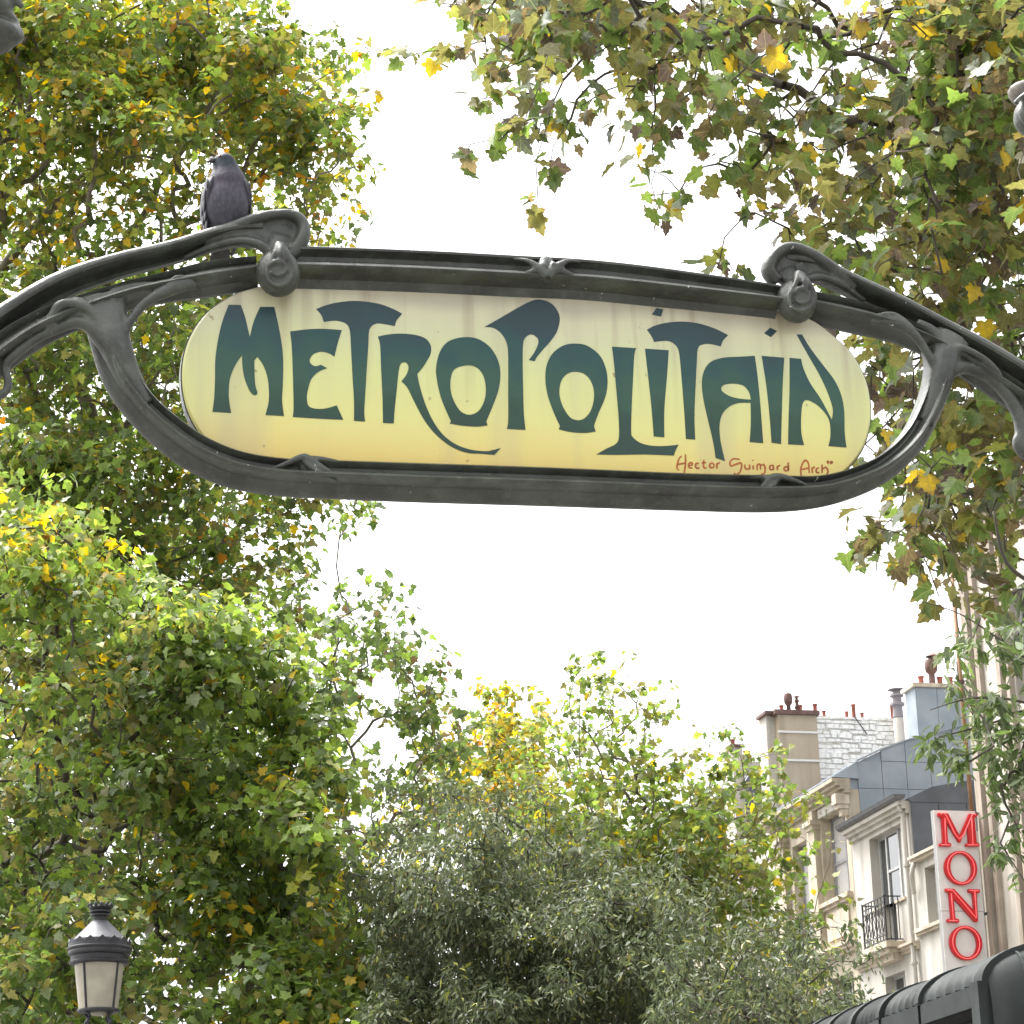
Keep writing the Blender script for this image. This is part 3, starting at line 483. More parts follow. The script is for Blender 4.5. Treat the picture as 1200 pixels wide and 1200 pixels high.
for j, (a0, a1) in enumerate(((-132, -48), (-48, 48), (48, 132), (132, 228))):
    MB().lathe([(232*k, Z(668)), (182*k, Z(1082)), (178*k, Z(1082)), (228*k, Z(668))], LC, 10, rad(a0), rad(a1)).build('lantern_pane', LG, lamp, smooth=True, auto=40)
    a = rad(a0); o = np.array([math.cos(a), math.sin(a), 0]); MB().tube([np.array(LC)+o*236*k+Zv*Z(664), np.array(LC)+o*186*k+Zv*Z(1086)], .0105, 6).build('lantern_rib', LB, lamp)
lat([(0,1080),(196,1080),(200,1092),(196,1106),(176,1112),(0,1112)], 'lantern_base', LB)
lat([(0,1104),(80,1106),(76,1124),(50,1136),(0,1140)], 'lower_glass', LG)
for j in range(4):
    a = rad(45+90*j); o = np.array([math.cos(a), math.sin(a), 0]); P = spline([(168,1108),(120,1150),(150,1200),(110,1260),(50,1320),(48,1400)], 5)
    MB().tube([np.array(LC)+o*p[0]*k+Zv*Z(p[1]) for p in P], .014, 6).build('bracket', LB, lamp, smooth=True)
MB().lathe([(0, 0), (.3, 0), (.3, .1), (.22, .16), (.2, .7), (.22, .75), (.15, .85), (.11, 1.1), (.085, 2.4), (.1, 2.45), (.07, 2.55), (.055, Z(1400)), (.0, Z(1390))], LC, 20).build('post', LB, lamp, smooth=True, auto=40)

# ================================================================ KIOSK with a ribbed curved roof
kp = atY(1146, 1153, 9.); ke, ks, kz = float(kp@Ev), float(kp@Dv), float(kp[2])
kiosk = thing('kiosk', 'dark green kiosk with a ribbed curved metal roof in the lower right corner', 'kiosk', tuple(Ev*ke + Dv*ks), HEAD)
KM = mat('kiosk_roof_metal', (.036, .042, .040), .66, 0, .25, noise=.5, nscale=6, bump=.12, bscale=30)
KD = mat('kiosk_dark_metal', (.026, .031, .030), .65, .0, .25, noise=.4, nscale=8)
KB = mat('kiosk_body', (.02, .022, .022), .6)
ax, az = .30, .125       # the roof's curve: half width and rise
def prof(th, gr=0.): return (ke + ax - (ax+gr)*math.cos(th), kz + .0 + (az+gr)*math.sin(th))
TH = np.linspace(0, math.pi/2, 13)
secs = [ks] + [fac(x, y, ke)[0] for x, y in ((1080,1174), (1034,1190), (1001,1201), (972,1211))]; secs += [secs[-1]+(secs[-1]-secs[-2]), secs[-1]+2*(secs[-1]-secs[-2])]
for a, c in zip(secs[:-1], secs[1:]):
    b = MB(); nn = 6*6+1; rs = []
    for i in range(nn):
        s = a + (c-a)*i/(nn-1); wv = .015*abs(math.cos(math.pi*6*i/(nn-1)))**5
        rs.append([(prof(t, wv)[0], s, prof(t, wv)[1]) for t in TH] + [(ke+ax+.5, s, kz+az+wv), (ke+ax+.5, s, kz+az-.04), (ke+.06, s, kz-.03)])
    b.rings(rs); b.build('roof_panel', KM, kiosk, smooth=True, auto=60)
    b = MB(); b.rings([[(prof(t, gr)[0], s, prof(t, gr)[1]) for t in TH for gr in (.022,)] + [(ke+ax+.5, s, kz+az+.022), (ke+ax+.5, s, kz+az-.02)] + [(prof(t, -.02)[0], s, prof(t, -.02)[1]) for t in TH[::-1]] for s in (c-.018, c+.018)]); b.build('roof_rib', KM, kiosk, auto=40)
    b = MB(); b.box(ke-.012, ke+.02, a+.012, c-.012, kz-.075, kz-.004); b.build('fascia', KD, kiosk)
b = MB(); b.rings([[(ke+.02, s, 0), (ke-.035, s, 0), (ke-.035, s, kz)] + [(prof(t, .018)[0], s, prof(t, .018)[1]) for t in TH] + [(ke+ax+.7, s, kz+az+.018), (ke+ax+.7, s, kz+az-.02)] + [(prof(t, -.03)[0], s, prof(t, -.03)[1]) for t in TH[::-1]] for s in (ks-.075, ks-.01)]); b.build('end_arch', KM, kiosk, smooth=True, auto=40)
for i in range(4):
    xs = [ke+.004+(i+f)*.115 for f in (0, .25, .5, .75, .94)]; u = lambda x: math.sqrt(max(0, 1-min(1, max(0, (ke+ax-x)/ax))**2)); rs = [[(x, ks-.06-.13*u(x)**.7, 0) for x in xs]]
    for tt_ in np.linspace(0, math.pi/2, 12): rs.append([(x, ks-.06-.13*u(x)**.7*math.cos(tt_), kz-.16+(az*u(x)+.16)*math.sin(tt_)) for x in xs])
    MB().rings(rs, close=False, caps=False).build('end_panel', KD, kiosk, smooth=True, auto=50)
    if i: MB().tube([(xs[0]-.004, ks-.06-.13*u(xs[0])**.7, .2)] + [(xs[0]-.004, ks-.062-.13*u(xs[0])**.7*math.cos(q), kz-.16+(az*u(xs[0])+.16)*math.sin(q)) for q in np.linspace(0, 1.5, 9)], .006, 6).build('panel_seam', KM, kiosk)
MB().box(ke+.22, ke+ax+.45, ks+.02, secs[-1]-.1, 0, kz-.05).build('body', KB, kiosk)
MB().box(ke+.025, ke+ax+.45, ks+.0, secs[-1]-.02, kz-.047, kz-.02).build('ceiling', KB, kiosk)

# ================================================================ BUILDINGS of the street
e0 = float(atY(1045, 1090, 55) @ Ev)
def stucco(name, c, c2, sc=1.2): 
    m = mat(name, c, .85, noise=1, nscale=sc, col2=c2, bump=.15, bscale=25, detail=9); t = m.node_tree; p = t.nodes['Principled BSDF']; old = p.inputs['Base Color'].links[0].from_socket
    tc = t.nodes.new('ShaderNodeTexCoord'); mp_ = t.nodes.new('ShaderNodeMapping'); mp_.inputs['Scale'].default_value = (4, 4, .35); n = t.nodes.new('ShaderNodeTexNoise'); n.inputs['Scale'].default_value = 1; n.inputs['Detail'].default_value = 7
    r = t.nodes.new('ShaderNodeValToRGB'); r.color_ramp.elements[0].position = .48; r.color_ramp.elements[1].position = .78; x = t.nodes.new('ShaderNodeMixRGB'); x.inputs[2].default_value = (*[v*.45 for v in c2], 1); k = t.nodes.new('ShaderNodeMath'); k.operation = 'MULTIPLY'; k.inputs[1].default_value = .6
    for q in ((tc.outputs['Object'], mp_.inputs[0]), (mp_.outputs[0], n.inputs['Vector']), (n.outputs['Fac'], r.inputs[0]), (r.outputs[0], k.inputs[0]), (k.outputs[0], x.inputs[0]), (old, x.inputs[1]), (x.outputs[0], p.inputs['Base Color'])): t.links.new(*q)
    return m
WHITE = stucco('white_stucco', (.53, .505, .46), (.44, .41, .365)); CREAMS = stucco('cream_stone', (.48, .42, .33), (.37, .315, .235)); PALE = stucco('pale_stone', (.52, .485, .44), (.42, .385, .335))
TRIM = stucco('stone_trim', (.62, .54, .43), (.42, .35, .27), 3); ZINC = mat('zinc_sheet', (.30, .335, .365), .5, .15, .5, noise=1, nscale=1.6, col2=(.22, .255, .29), bump=.06, bscale=8)
ZDARK = mat('dark_zinc', (.11, .125, .15), .5, .1, noise=.35, nscale=2); GUT = mat('gutter_lead', (.10, .10, .105), .5, noise=.4, nscale=6)
FRAMEW = mat('painted_window_frame', (.5, .5, .49), .5, noise=.2, nscale=8); FRAMEG = mat('grey_window_frame', (.24, .24, .25), .5, noise=.3, nscale=8)
GLASS = mat('window_glass', (.035, .04, .045), .04, 0, 1.0); GLASS.node_tree.nodes['Principled BSDF'].inputs['IOR'].default_value = 1.9
GLASSB = mat('atelier_glass', (.58, .59, .60), .03, 0, 1.0); GLASSB.node_tree.nodes['Principled BSDF'].inputs['IOR'].default_value = 3.2  # pale base colour paints the reflected white sky into the panes
TERRA = mat('terracotta_pot', (.34, .10, .065), .75, noise=.45, nscale=6); RUST = mat('rusty_cowl', (.16, .085, .07), .6, noise=.5, nscale=8); BROWN = stucco('brown_render', (.42, .35, .265), (.34, .275, .205), .8)
IRONB = mat('wrought_iron', (.02, .02, .022), .5); SLATE = mat('slate', (.12, .13, .15), .55, noise=.4, nscale=7)
def house(name, label, e, s, group=None, cat='building'): return thing(name, label, cat, tuple(Ev*e + Dv*s), HEAD, group)
def facade(parent, name, m, s0, s1, z0, z1, holes, e=None, deep=.28, back=6.):
    """a wall on the street line with real openings and reveals"""
    e = e0 if e is None else e; ss = sorted({s0, s1, *[h[0] for h in holes], *[h[1] for h in holes]}); zs = sorted({z0, z1, *[h[2] for h in holes], *[h[3] for h in holes]}); b = MB()
    for a, c in zip(ss[:-1], ss[1:]):
        for d, f in zip(zs[:-1], zs[1:]):
            if any(h[0] <= a+1e-6 and c <= h[1]+1e-6 and h[2] <= d+1e-6 and f <= h[3]+1e-6 for h in holes): continue
            b.add([(e, a, d), (e, c, d), (e, c, f), (e, a, f)], [(0, 1, 2, 3)])
    for h in holes:
        for (a, d), (c, f) in (((h[0], h[2]), (h[0], h[3])), ((h[1], h[2]), (h[1], h[3])), ((h[0], h[2]), (h[1], h[2])), ((h[0], h[3]), (h[1], h[3]))):
            b.add([(e, a, d), (e, c, f), (e+deep, c, f), (e+deep, a, d)], [(0, 1, 2, 3)])
    b.add([(e, s0, z0), (e+back, s0, z0), (e+back, s0, z1), (e, s0, z1)], [(0, 1, 2, 3)]); b.add([(e, s1, z0), (e+back, s1, z0), (e+back, s1, z1), (e, s1, z1)], [(0, 1, 2, 3)])
    b.add([(e+back, s0, z0), (e+back, s1, z0), (e+back, s1, z1), (e+back, s0, z1)], [(0, 1, 2, 3)])
    return b.build(name, m, parent)
def window(parent, s0, s1, z0, z1, cols=(.5,), rows=(.7,), e=None, deep=.2, fm=None, gm=None, bar=.055):
    e = (e0 if e is None else e) + deep; b = MB(); fm = fm or FRAMEW; gm = gm or GLASS
    cs = [s0] + [s0+(s1-s0)*c for c in cols] + [s1]; rs = [z0] + [z0+(z1-z0)*r for r in rows] + [z1]
    for i, c in enumerate(cs): h = bar if 0 < i < len(cs)-1 else bar*1.2; b.box(e, e+.07, max(s0, c-h/2 if 0 < i < len(cs)-1 else (c if i == 0 else c-h)), min(s1, (c+h/2) if 0 < i < len(cs)-1 else (c+h if i == 0 else c)), z0, z1)
    for i, r in enumerate(rs): b.box(e+.004, e+.066, s0+.002, s1-.002, (r if i == 0 else (r-bar if i == len(rs)-1 else r-bar/2)), (r+bar if i == 0 else (r if i == len(rs)-1 else r+bar/2)))
    w_ = b.build('window', fm, parent)
    for a, c in zip(cs[:-1], cs[1:]):
        for d, f in zip(rs[:-1], rs[1:]):
            tl = RNG.normal(0, .006); MB().rings([[(e+.030, a+.01, d+.01), (e+.030, c-.01, d+.01), (e+.030+tl, c-.01, f-.01), (e+.030+tl, a+.01, f-.01)], [(e+.042, a+.01, d+.01), (e+.042, c-.01, d+.01), (e+.042+tl, c-.01, f-.01), (e+.042+tl, a+.01, f-.01)]]).build('pane', gm, w_)
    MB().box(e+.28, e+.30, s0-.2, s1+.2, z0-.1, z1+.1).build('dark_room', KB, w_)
    return w_
def mould(parent, name, m, s0, s1, z, steps, e=None):
    """a horizontal moulding: steps = (projection, dz from, dz to)"""
    e = e0 if e is None else e; b = MB()
    for i, (p, a, c) in enumerate(steps): b.box(e-p, e+.05, s0-.003*i, s1+.003*i, z+a, z+c)
    return b.build(name, m, parent)
def pot(parent, e, s, z, r, h, m=TERRA, kind=0):
    if kind == 0: P = [(r*.95, 0), (r*.8, h*.15), (r*.78, h*.85), (r, h*.9), (r, h), (r*.7, h), (r*.65, h*.5), (0, h*.5)]
    elif kind == 1: P = [(r*.55, 0), (r*.5, h*.45), (r*.95, h*.55), (r*1.1, h*.75), (r*.9, h*.93), (r*.3, h), (0, h)]
    else: P = [(r*.7, 0), (r*.62, h*.35), (r*.95, h*.4), (r*.95, h*.47), (r*.6, h*.5), (r*.6, h*.68), (r*.9, h*.7), (r*.85, h*.78), (r*.5, h*.8), (r*.5, h*.9), (r*1.15, h*.92), (r*.9, h*.96), (0, h)]
    return MB().lathe(P, (e, s, z), 12).build('chimney_pot' if kind == 0 else 'chimney_cowl', m, parent, smooth=True, auto=40)
def downpipe(parent, s, z0, z1, r=.045, m=WHITE, e=None):
    e = (e0 if e is None else e) - r - .03; return MB().tube([(e, s, z0), (e, s, z1)], r, 8).build('downpipe', m, parent, smooth=True)

# ---- the low white house with the balcony
A0, A1, AZ = 50.0, 53.38, 12.63
ha = house('white_house', 'low white stucco house with an iron balconet, between cream house and red lettered sign', e0, 51.7)
wz = fac(1060, 1108, e0)
wa = (50.62, 52.28, 9.78, 12.2)
facade(ha, 'wall', WHITE, A0, A1, 0, AZ-.12, [(50.55, 52.35, 10.66, 12.2), (51.1, 51.85, 9.86, 10.66), (50.9, 52.0, 7.0, 9.2), (50.9, 52.0, 3.6, 6.0)], back=5)
window(ha, 50.55, 51.1, 10.66, 12.2, (), (), fm=FRAMEW); window(ha, 51.85, 52.35, 10.66, 12.2, (), (), fm=FRAMEW)
window(ha, 51.1, 51.85, 9.86, 12.2, (), (.66,), fm=FRAMEW, deep=.16); window(ha, 50.9, 52.0, 7.0, 9.2, (.5,), (.7,)); window(ha, 50.9, 52.0, 3.6, 6.0, (.5,), (.7,))
mould(ha, 'window_sill', TRIM, 50.5, 51.06, 10.6, [(.05, 0, .055)]); mould(ha, 'window_sill', TRIM, 51.89, 52.4, 10.6, [(.05, 0, .055)])
mould(ha, 'cornice', WHITE, A0+.02, A1-.02, AZ-.32, [(.08, 0, .09), (.16, .09, .17), (.24, .17, .25)])
gb = MB(); rs = []
for s in (A0-.05, A1+.02): rs.append([(e0-.22+.13*math.cos(a), s, AZ+.03+.10*math.sin(a)) for a in np.linspace(math.pi, 2*math.pi, 9)] + [(e0-.06, s, AZ+.05), (e0-.36, s, AZ+.05)])
gb.rings(rs).build('gutter', GUT, ha)
mould(ha, 'string_course', TRIM, A0+.0, A1-.02, 9.50, [(.06, 0, .06), (.12, .06, .12), (.18, .12, .17)])
b = MB(); b.box(e0-.42, e0+.02, 50.75, 52.2, 9.66, 9.78); b.box(e0-.34, e0+.02, 50.82, 52.13, 9.56, 9.658); b.box(e0-.22, e0+.02, 50.9, 52.05, 9.42, 9.558); b.build('balcony_slab', TRIM, ha)
# wrought balconet: rails, bars and scrolls
b = MB(); be = e0-.36; bs0, bs1 = 50.85, 52.1; bz0, bz1 = 9.83, 10.72
for z in (bz0, bz0+.1, bz1-.12, bz1): b.box(be-.012, be+.012, bs0, bs1, z-.012, z+.012)
for s in (bs0, bs1): 
    b.box(be-.016, be+.016, s-.016, s+.016, 9.78, bz1+.03)
    for z in (bz0, bz1): b.box(be, e0+.0, s-.012, s+.012, z-.0125, z+.0125)
    for x in (.1, .2, .3): b.box(be+x-.008, be+x+.008, s-.008, s+.008, bz0, bz1)
rl = b.build('balcony_railing', IRONB, ha)
for j in range(7):
    s = bs0 + (j+.5)*(bs1-bs0)/7; h = bz1-bz0
    P = spline([(be, s-.07, bz0+.12), (be, s+.05, bz0+.2), (be, s-.05, bz0+.36), (be, s+.03, bz0+.5), (be, s+.06, bz0+.6), (be, s, bz0+.68), (be, s-.05, bz0+.6), (be, s-.01, bz0+.55)], 4)
    MB().tube(P, .010, 5).build('scroll', IRONB, rl); MB().box(be-.008, be+.008, s+.085, s+.10, bz0, bz1).build('bar', IRONB, rl)
P = spline([(e0-.2, A0+.12, AZ-.05), (e0-.12, A0+.12, AZ-.3), (e0-.1, A0+.12, AZ-.6), (e0-.1, A0+.12, 9.0), (e0-.1, A0+.12, 1)], 4); MB().tube(P, .055, 8).build('downpipe', WHITE, ha, smooth=True)
for z in (11.2, 9.2): MB().lathe([(.075, 0), (.075, .05), (0, .05)], (e0-.1, A0+.12, z), 10).build('pipe_collar', WHITE, ha)
# dark zinc roof end and the lower wing behind the letters
rz = lambda x, y: perp(x, y, A0)
b = MB(); pr = [rz(1063, 936), rz(1092, 922), rz(1140, 914), (e0+5, rz(1140, 914)[1]+.1), (e0+5, AZ-.1), (e0+.03, AZ-.1)]
b.rings([[(p[0], s, p[1]) for p in pr] for s in (A0-.03, A1)]); b.build('roof', ZDARK, ha)
MB().box(e0+.03, e0+5, A0-.02, A0-.003, 11.3, AZ-.1).build('gable', ZDARK, ha)
for i in range(3): MB().box(e0+.02+i*.62, e0+.02+(i+1)*.62-.012, A0-.05, A0-.025, 11.36, 12.5).build('zinc_panel', ZDARK, ha)
facade(ha, 'wing_wall', WHITE, 46.9, A0-.01, 0, 11.3, [(48.75, 49.45, 9.9, 11.05)], back=5); window(ha, 48.75, 49.45, 9.9, 11.05, (.5,), ())
mould(ha, 'wing_cornice', TRIM, 46.9, A0-.06, 11.22, [(.1, 0, .07), (.16, .07, .13)]); mould(ha, 'wing_sill', TRIM, 46.9, A0-.02, 9.74, [(.07, 0, .06), (.12, .06, .13)])
MB().tube(spline([(e0-.1, 49.75, 11.2), (e0-.16, 49.75, 11.0), (e0-.12, 49.85, 10.8), (e0-.08, 49.9, 10.6)], 4), .05, 7).build('swan_neck', WHITE, ha, smooth=True)

# ---- cream atelier house
B0, B1, BZ = 52.83+.6, 58.35, 13.78
B0 = 53.40
hb = house('atelier_house', 'cream stone house with a tall atelier window, ornate cornice and a blue zinc side wall', e0, 55.8)
wi = [(53.66, 55.18, 11.30, 13.22), (56.2, 57.15, 10.3, 12.95), (53.8, 55.1, 6.6, 9.6), (56.2, 57.15, 6.4, 9.3)]
facade(hb, 'wall', CREAMS, B0, B1, 0, BZ-.25, wi, back=7)
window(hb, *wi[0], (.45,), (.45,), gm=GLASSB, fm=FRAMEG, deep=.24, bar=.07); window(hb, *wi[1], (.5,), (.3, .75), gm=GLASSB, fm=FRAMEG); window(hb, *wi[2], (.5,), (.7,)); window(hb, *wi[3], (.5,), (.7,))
mould(hb, 'cornice', CREAMS, B0-.06, B1, BZ-.34, [(.10, 0, .08), (.20, .08, .16), (.30, .16, .24), (.38, .24, .32)])
mould(hb, 'lintel', WHITE, 53.62, 55.22, 13.225, [(.05, 0, .20)])
for j in range(4): MB().lathe([(.03, 0), (.03, .02), (0, .02)], (e0-.05, 53.9+j*.36, 13.3), 8).build('lintel_boss', TRIM, hb)
mould(hb, 'sill', TRIM, 53.5, 55.4, 11.13, [(.07, 0, .07), (.13, .07, .165)]); mould(hb, 'panel', TRIM, 53.75, 55.1, 10.42, [(.04, 0, .6)])
mould(hb, 'string_course', TRIM, B0, B1, 10.02, [(.08, 0, .08), (.16, .08, .15), (.22, .15, .21)])
for s in (55.45, 57.55):
    b = MB(); b.box(e0-.14, e0+.02, s-.17, s+.17, 10.24, 13.0); b.box(e0-.2, e0+.02, s-.22, s+.22, 13.0, 13.1); b.box(e0-.26, e0+.02, s-.26, s+.26, 13.1, 13.2); b.box(e0-.17, e0+.02, s-.19, s+.19, 13.2, 13.43); b.build('pilaster', CREAMS, hb)
b = MB(); b.box(e0-.16, e0+.02, 53.42, 53.6, 12.95, 13.1); b.box(e0-.24, e0+.02, 53.4, 53.62, 13.1, 13.2); b.box(e0-.3, e0+.02, 53.38, 53.63, 13.2, 13.43); b.build('bracket', TRIM, hb)
b = MB(); b.box(e0-.25, e0-.23, 56.15, 57.2, 10.35, 11.15)
for j in range(8): b.box(e0-.28, e0-.255, 56.15+j*.147, 56.17+j*.147, 10.3, 11.2)
b.build('window_railing', IRONB, hb); downpipe(hb, 55.75, .5, 13.4, .05, CREAMS)
# zinc side wall, sheet by sheet, rising over the low house; the roof runs on behind it
sp = lambda x, y: perp(x, y, B0)
top = [sp(1003, 893), sp(1030, 880), sp(1060, 869), sp(1085, 862), sp(1140, 848), (e0+5.5, sp(1140, 848)[1]+.35)]
tz = lambda e: float(np.interp(e, [p[0] for p in top], [p[1] for p in top]))
b = MB(); b.rings([[(p[0], s, p[1]-.02) for p in top] + [(e0+5.5, s, BZ-.06), (top[0][0], s, BZ-.06)] for s in (B0+.02, B1)]); b.build('roof', ZINC, hb)
MB().box(e0+.006, e0+5.5, B0+.021, B0+.06, 12.4, BZ-.012).build('gable', ZINC, hb)
wdt = .58; zb = [12.42, 12.98, 13.56, 14.18, 14.8, 15.4]
for i in range(8):
    a, c = top[0][0]+.02+i*wdt, top[0][0]+.02+(i+1)*wdt-.012
    for z0, z1 in zip(zb[:-1], zb[1:]):
        if z0 >= min(tz(a), tz(c)) - .05: continue
        za, zc = min(z1-.012, tz(a)), min(z1-.012, tz(c)); pf = .006*RNG.random()
        MB().rings([[(a, s, z0), (c, s, z0), (c, s, zc), (a, s, za)] for s in (B0-.012-pf, B0+.015)]).build('zinc_panel', ZINC, hb)
b = MB(); b.rings([[(p[0], s, p[1]+dz) for p in top for dz in (.0,)] + [(p[0], s, p[1]+.035) for p in top[::-1]] for s in (B0-.05, B0+.06)]); b.build('roof_edge', ZINC, hb)
b = MB(); b.rings([[(e0-.36, s, BZ-.0), (top[0][0]-.005, s, top[0][1]+.0), (top[0][0]+.02, s, BZ-.02)] for s in (B0-.06, B1)]); b.build('eaves_sheet', ZINC, hb)
for j in range(7): s = B0+.5+j*.68; MB().tube([(e0-.36, s, BZ+.012), (top[0][0]-.01, s, top[0][1]+.012)], .018, 5).build('standing_seam', ZINC, hb)
# its chimney stack
sc = B0+.55; cz = perp(1100, 806, sc)[1]; ce0, ce1 = perp(1074, 830, sc)[0], perp(1142, 830, sc)[0]+.6
st = MB().box(ce0, ce1, sc, sc+.6, 13.8, cz).build('chimney', ZINC, hb); MB().box(ce0-.07, ce1+.05, sc-.07, sc+.67, cz, cz+.09).build('chimney_cap', TRIM, st)
for x, y, h, r, kd, m in ((1080, 806, .17, .055, 0, TERRA), (1093, 806, .62, .10, 1, RUST), (1102, 806, .17, .055, 0, TERRA), (1114, 806, .17, .055, 0, TERRA), (1127, 806, .19, .06, 0, RUST), (1136, 806, .17, .055, 0, TERRA)):
    e, z = perp(x, y, sc+.3); pot(st, e, sc+.3, cz+.085, r*1.4, h*(1.45 if kd == 0 else 1.1), m, kd)
e, z = perp(1093.5, 790, sc+.3); MB().lathe([(.05, 0), (.05, .2), (.085, .22), (.085, .34), (.15, .36), (.1, .42), (0, .44)], (e, sc+.3, cz+.45), 12).build('chimney_cowl', RUST, st, smooth=True, auto=40)
for j in range(3): MB().box(ce0+.02+j*.5, ce0+.02+(j+1)*.5-.012, sc-.014, sc+.01, cz-1.1, cz-.02).build('zinc_panel', ZINC, st)

# ---- tall house with the white rough stone gable
D0 = 58.4; hd = house('gable_house', 'tall house with a whitewashed rough stone gable and a wide brown chimney breast', e0+2, D0)
dz = perp(960, 839, D0)[1]; de0, de1 = perp(898, 850, D0)[0], perp(1059, 850, D0)[0]
dwin = [(59.0, 59.75, 10.2, 12.4), (60.4, 61.2, 10.2, 12.4), (59.0, 59.75, 6.6, 9.0), (60.4, 61.2, 6.6, 9.0)]
facade(hd, 'wall', PALE, D0, 62.2, 0, 13.7, dwin, e=de0, back=de1-de0); MB().box(de0, de1, D0, D0+.6, 13.7, dz-.051).build('gable', PALE, hd)
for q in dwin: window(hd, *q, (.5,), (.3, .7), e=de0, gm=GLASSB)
MB().box(de0, de1, D0, D0+.6, dz-.05, dz).build('coping', TRIM, hd); MB().rings([[(de0, s, 13.71), (de0+1, s, 14.6), (de1, s, 14.9), (de1, s, 13.71)] for s in (D0+.61, 62.2)]).build('roof', SLATE, hd)
WSTONE = stucco('whitewashed_stone', (.84, .825, .80), (.72, .70, .67), 4); MORTAR = stucco('stone_mortar', (.60, .58, .54), (.40, .37, .33), 5)
pe0, pe1 = perp(908, 850, D0)[0], perp(953, 850, D0)[0]
b = MB().box(pe0, pe1, D0-.26, D0-.002, 8, dz-.06).build('chimney_breast', BROWN, hd)
for y in (861, 894): z = perp(930, y, D0)[1]; MB().box(pe0-.03, pe1+.03, D0-.30, D0-.262, z-.025, z+.025).build('strap', mat('pale_strap', (.6, .58, .55), .6), b)
MB().box(pe0-.10, pe1+.06, D0-.34, D0+.5, dz-.058, dz+.05).build('chimney_cap', RUST, b); MB().box(de0-.08, pe0-.11, D0-.2, D0+.5, dz-.03, dz+.04).build('coping', RUST, hd)
MB().box(pe1+.02, de1, D0-.012, D0-.003, 12.8, dz).build('mortar_bed', MORTAR, hd)
# rough courses of whitewashed stone
stone_meshes = []
for j in range(10):
    b = MB(); q = [(x + RNG.normal(0, .035), z + RNG.normal(0, .07)) for x, z in ((0, 0), (.5, -.03), (1, 0), (1.0, .5), (1, 1), (.5, 1.03), (0, 1), (0, .5))]
    b.rings([[(x, 0, z) for x, z in q], [(x, -.6, z) for x, z in q], [(.5+(x-.5)*.9, -1, .5+(z-.5)*.82) for x, z in q]]); o = b.build('stone', WSTONE, None, frame=None); stone_meshes.append(o.data); bpy.data.objects.remove(o)
z = 13.6; hm = INV[hd]
while z < dz-.05:
    h = min(RNG.uniform(.09, .16), dz-.01-z); e = pe1+.03
    while e < de1-.04:
        L = min(RNG.uniform(.14, .46), de1-.01-e)
        if L > .05:
            o = bpy.data.objects.new('stone', stone_meshes[int(RNG.integers(10))]); COL.objects.link(o); o.parent = hd
            P = hm[:3, :3] @ (STREET @ np.array([e, D0-.012, z + RNG.uniform(-.025, .02)])) + hm[:3, 3]; o.location = P; o.rotation_euler = (0, RNG.normal(0, .03), 0); o.scale = (L-.012, RNG.uniform(.010, .045), h*RNG.uniform(.72, 1.05)-.012)
        e += L
    z += h
for x, y, h, r, kd, m in ((914.5, 838, .13, .045, 0, TERRA), (923, 838, .29, .075, 1, RUST), (933, 838, .26, .05, 2, RUST), (936.5, 838, .14, .045, 0, TERRA), (946, 839, .07, .04, 0, TERRA), (954, 839, .16, .045, 0, TERRA), (964, 839, .08, .04, 0, TERRA), (990.5, 840, .08, .04, 0, TERRA), (999, 840, .17, .045, 0, TERRA), (1008.5, 840, .07, .04, 0, TERRA), (1044, 841, .18, .04, 0, TERRA)):
    e, zq = perp(x, y, D0+.2); pot(hd, e, D0+.1, dz-.01, r*1.35, h*2.05, m, kd)
e, zq = perp(1052.5, 838, D0-.3); MB().lathe([(.13, 0), (.13, 1.5), (.10, 1.55)], (e, D0-.3, zq-1.6), 12).build('flue', PALE, hd, smooth=True, auto=40); pot(hd, e, D0-.3, zq-.06, .19, .75, mat('grey_cowl', (.22, .20, .21), .6), 2)
MB().tube([(perp(1000, 840, D0)[0], D0-.06, perp(1000, 840, D0)[1]), (perp(1015, 861, D0)[0], D0-.06, perp(1015, 861, D0)[1])], .012, 5).build('iron_tie', IRONB, hd)

# ---- farther row behind the young tree
F0 = 62.3; fz = fac(854, 985, e0)[1]; hf = house('slate_roofed_house', 'far pale house under a grey slate roof, half hidden behind the yellow green tree', e0, 66)
fw_ = [(s, s+.95, z, z+2.1) for s in (63.2, 65.4, 67.6, 69.8, 72.0) for z in (fz-2.9, fz-6.2, fz-9.4)]
facade(hf, 'wall', CREAMS, F0, 76, 0, fz, fw_, back=8)
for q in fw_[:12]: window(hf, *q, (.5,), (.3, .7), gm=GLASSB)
mould(hf, 'cornice', TRIM, F0+.01, 76, fz-.2, [(.12, 0, .1), (.25, .1, .2), (.34, .2, .28)])
b = MB(); b.rings([[(e0-.3, s, fz+.1), (e0+.9, s, fz+1.9), (e0+5, s, fz+2.6), (e0+8, s, fz+.1)] for s in (F0, 76)]); b.build('roof', SLATE, hf)
for s in (63.6, 66.6, 69.6):
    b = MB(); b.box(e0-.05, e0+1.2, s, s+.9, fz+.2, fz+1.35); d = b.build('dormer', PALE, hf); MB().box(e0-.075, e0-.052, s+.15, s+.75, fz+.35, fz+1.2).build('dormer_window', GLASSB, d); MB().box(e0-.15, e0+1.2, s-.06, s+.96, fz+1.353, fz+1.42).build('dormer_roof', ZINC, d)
c = perp(870, 890, 64); cs = MB().box(c[0]-.35, c[0]+.9, 64, 64.7, fz+1, c[1]-.05).build('chimney', PALE, hf)
MB().box(c[0]-.22, c[0]+.3, 64.1, 64.5, c[1]-.05, c[1]+.16).build('brick_base', TERRA, cs)
for j in range(5): pot(cs, c[0]-.15+j*.11, 64.3, c[1]+.16, .05, .14)
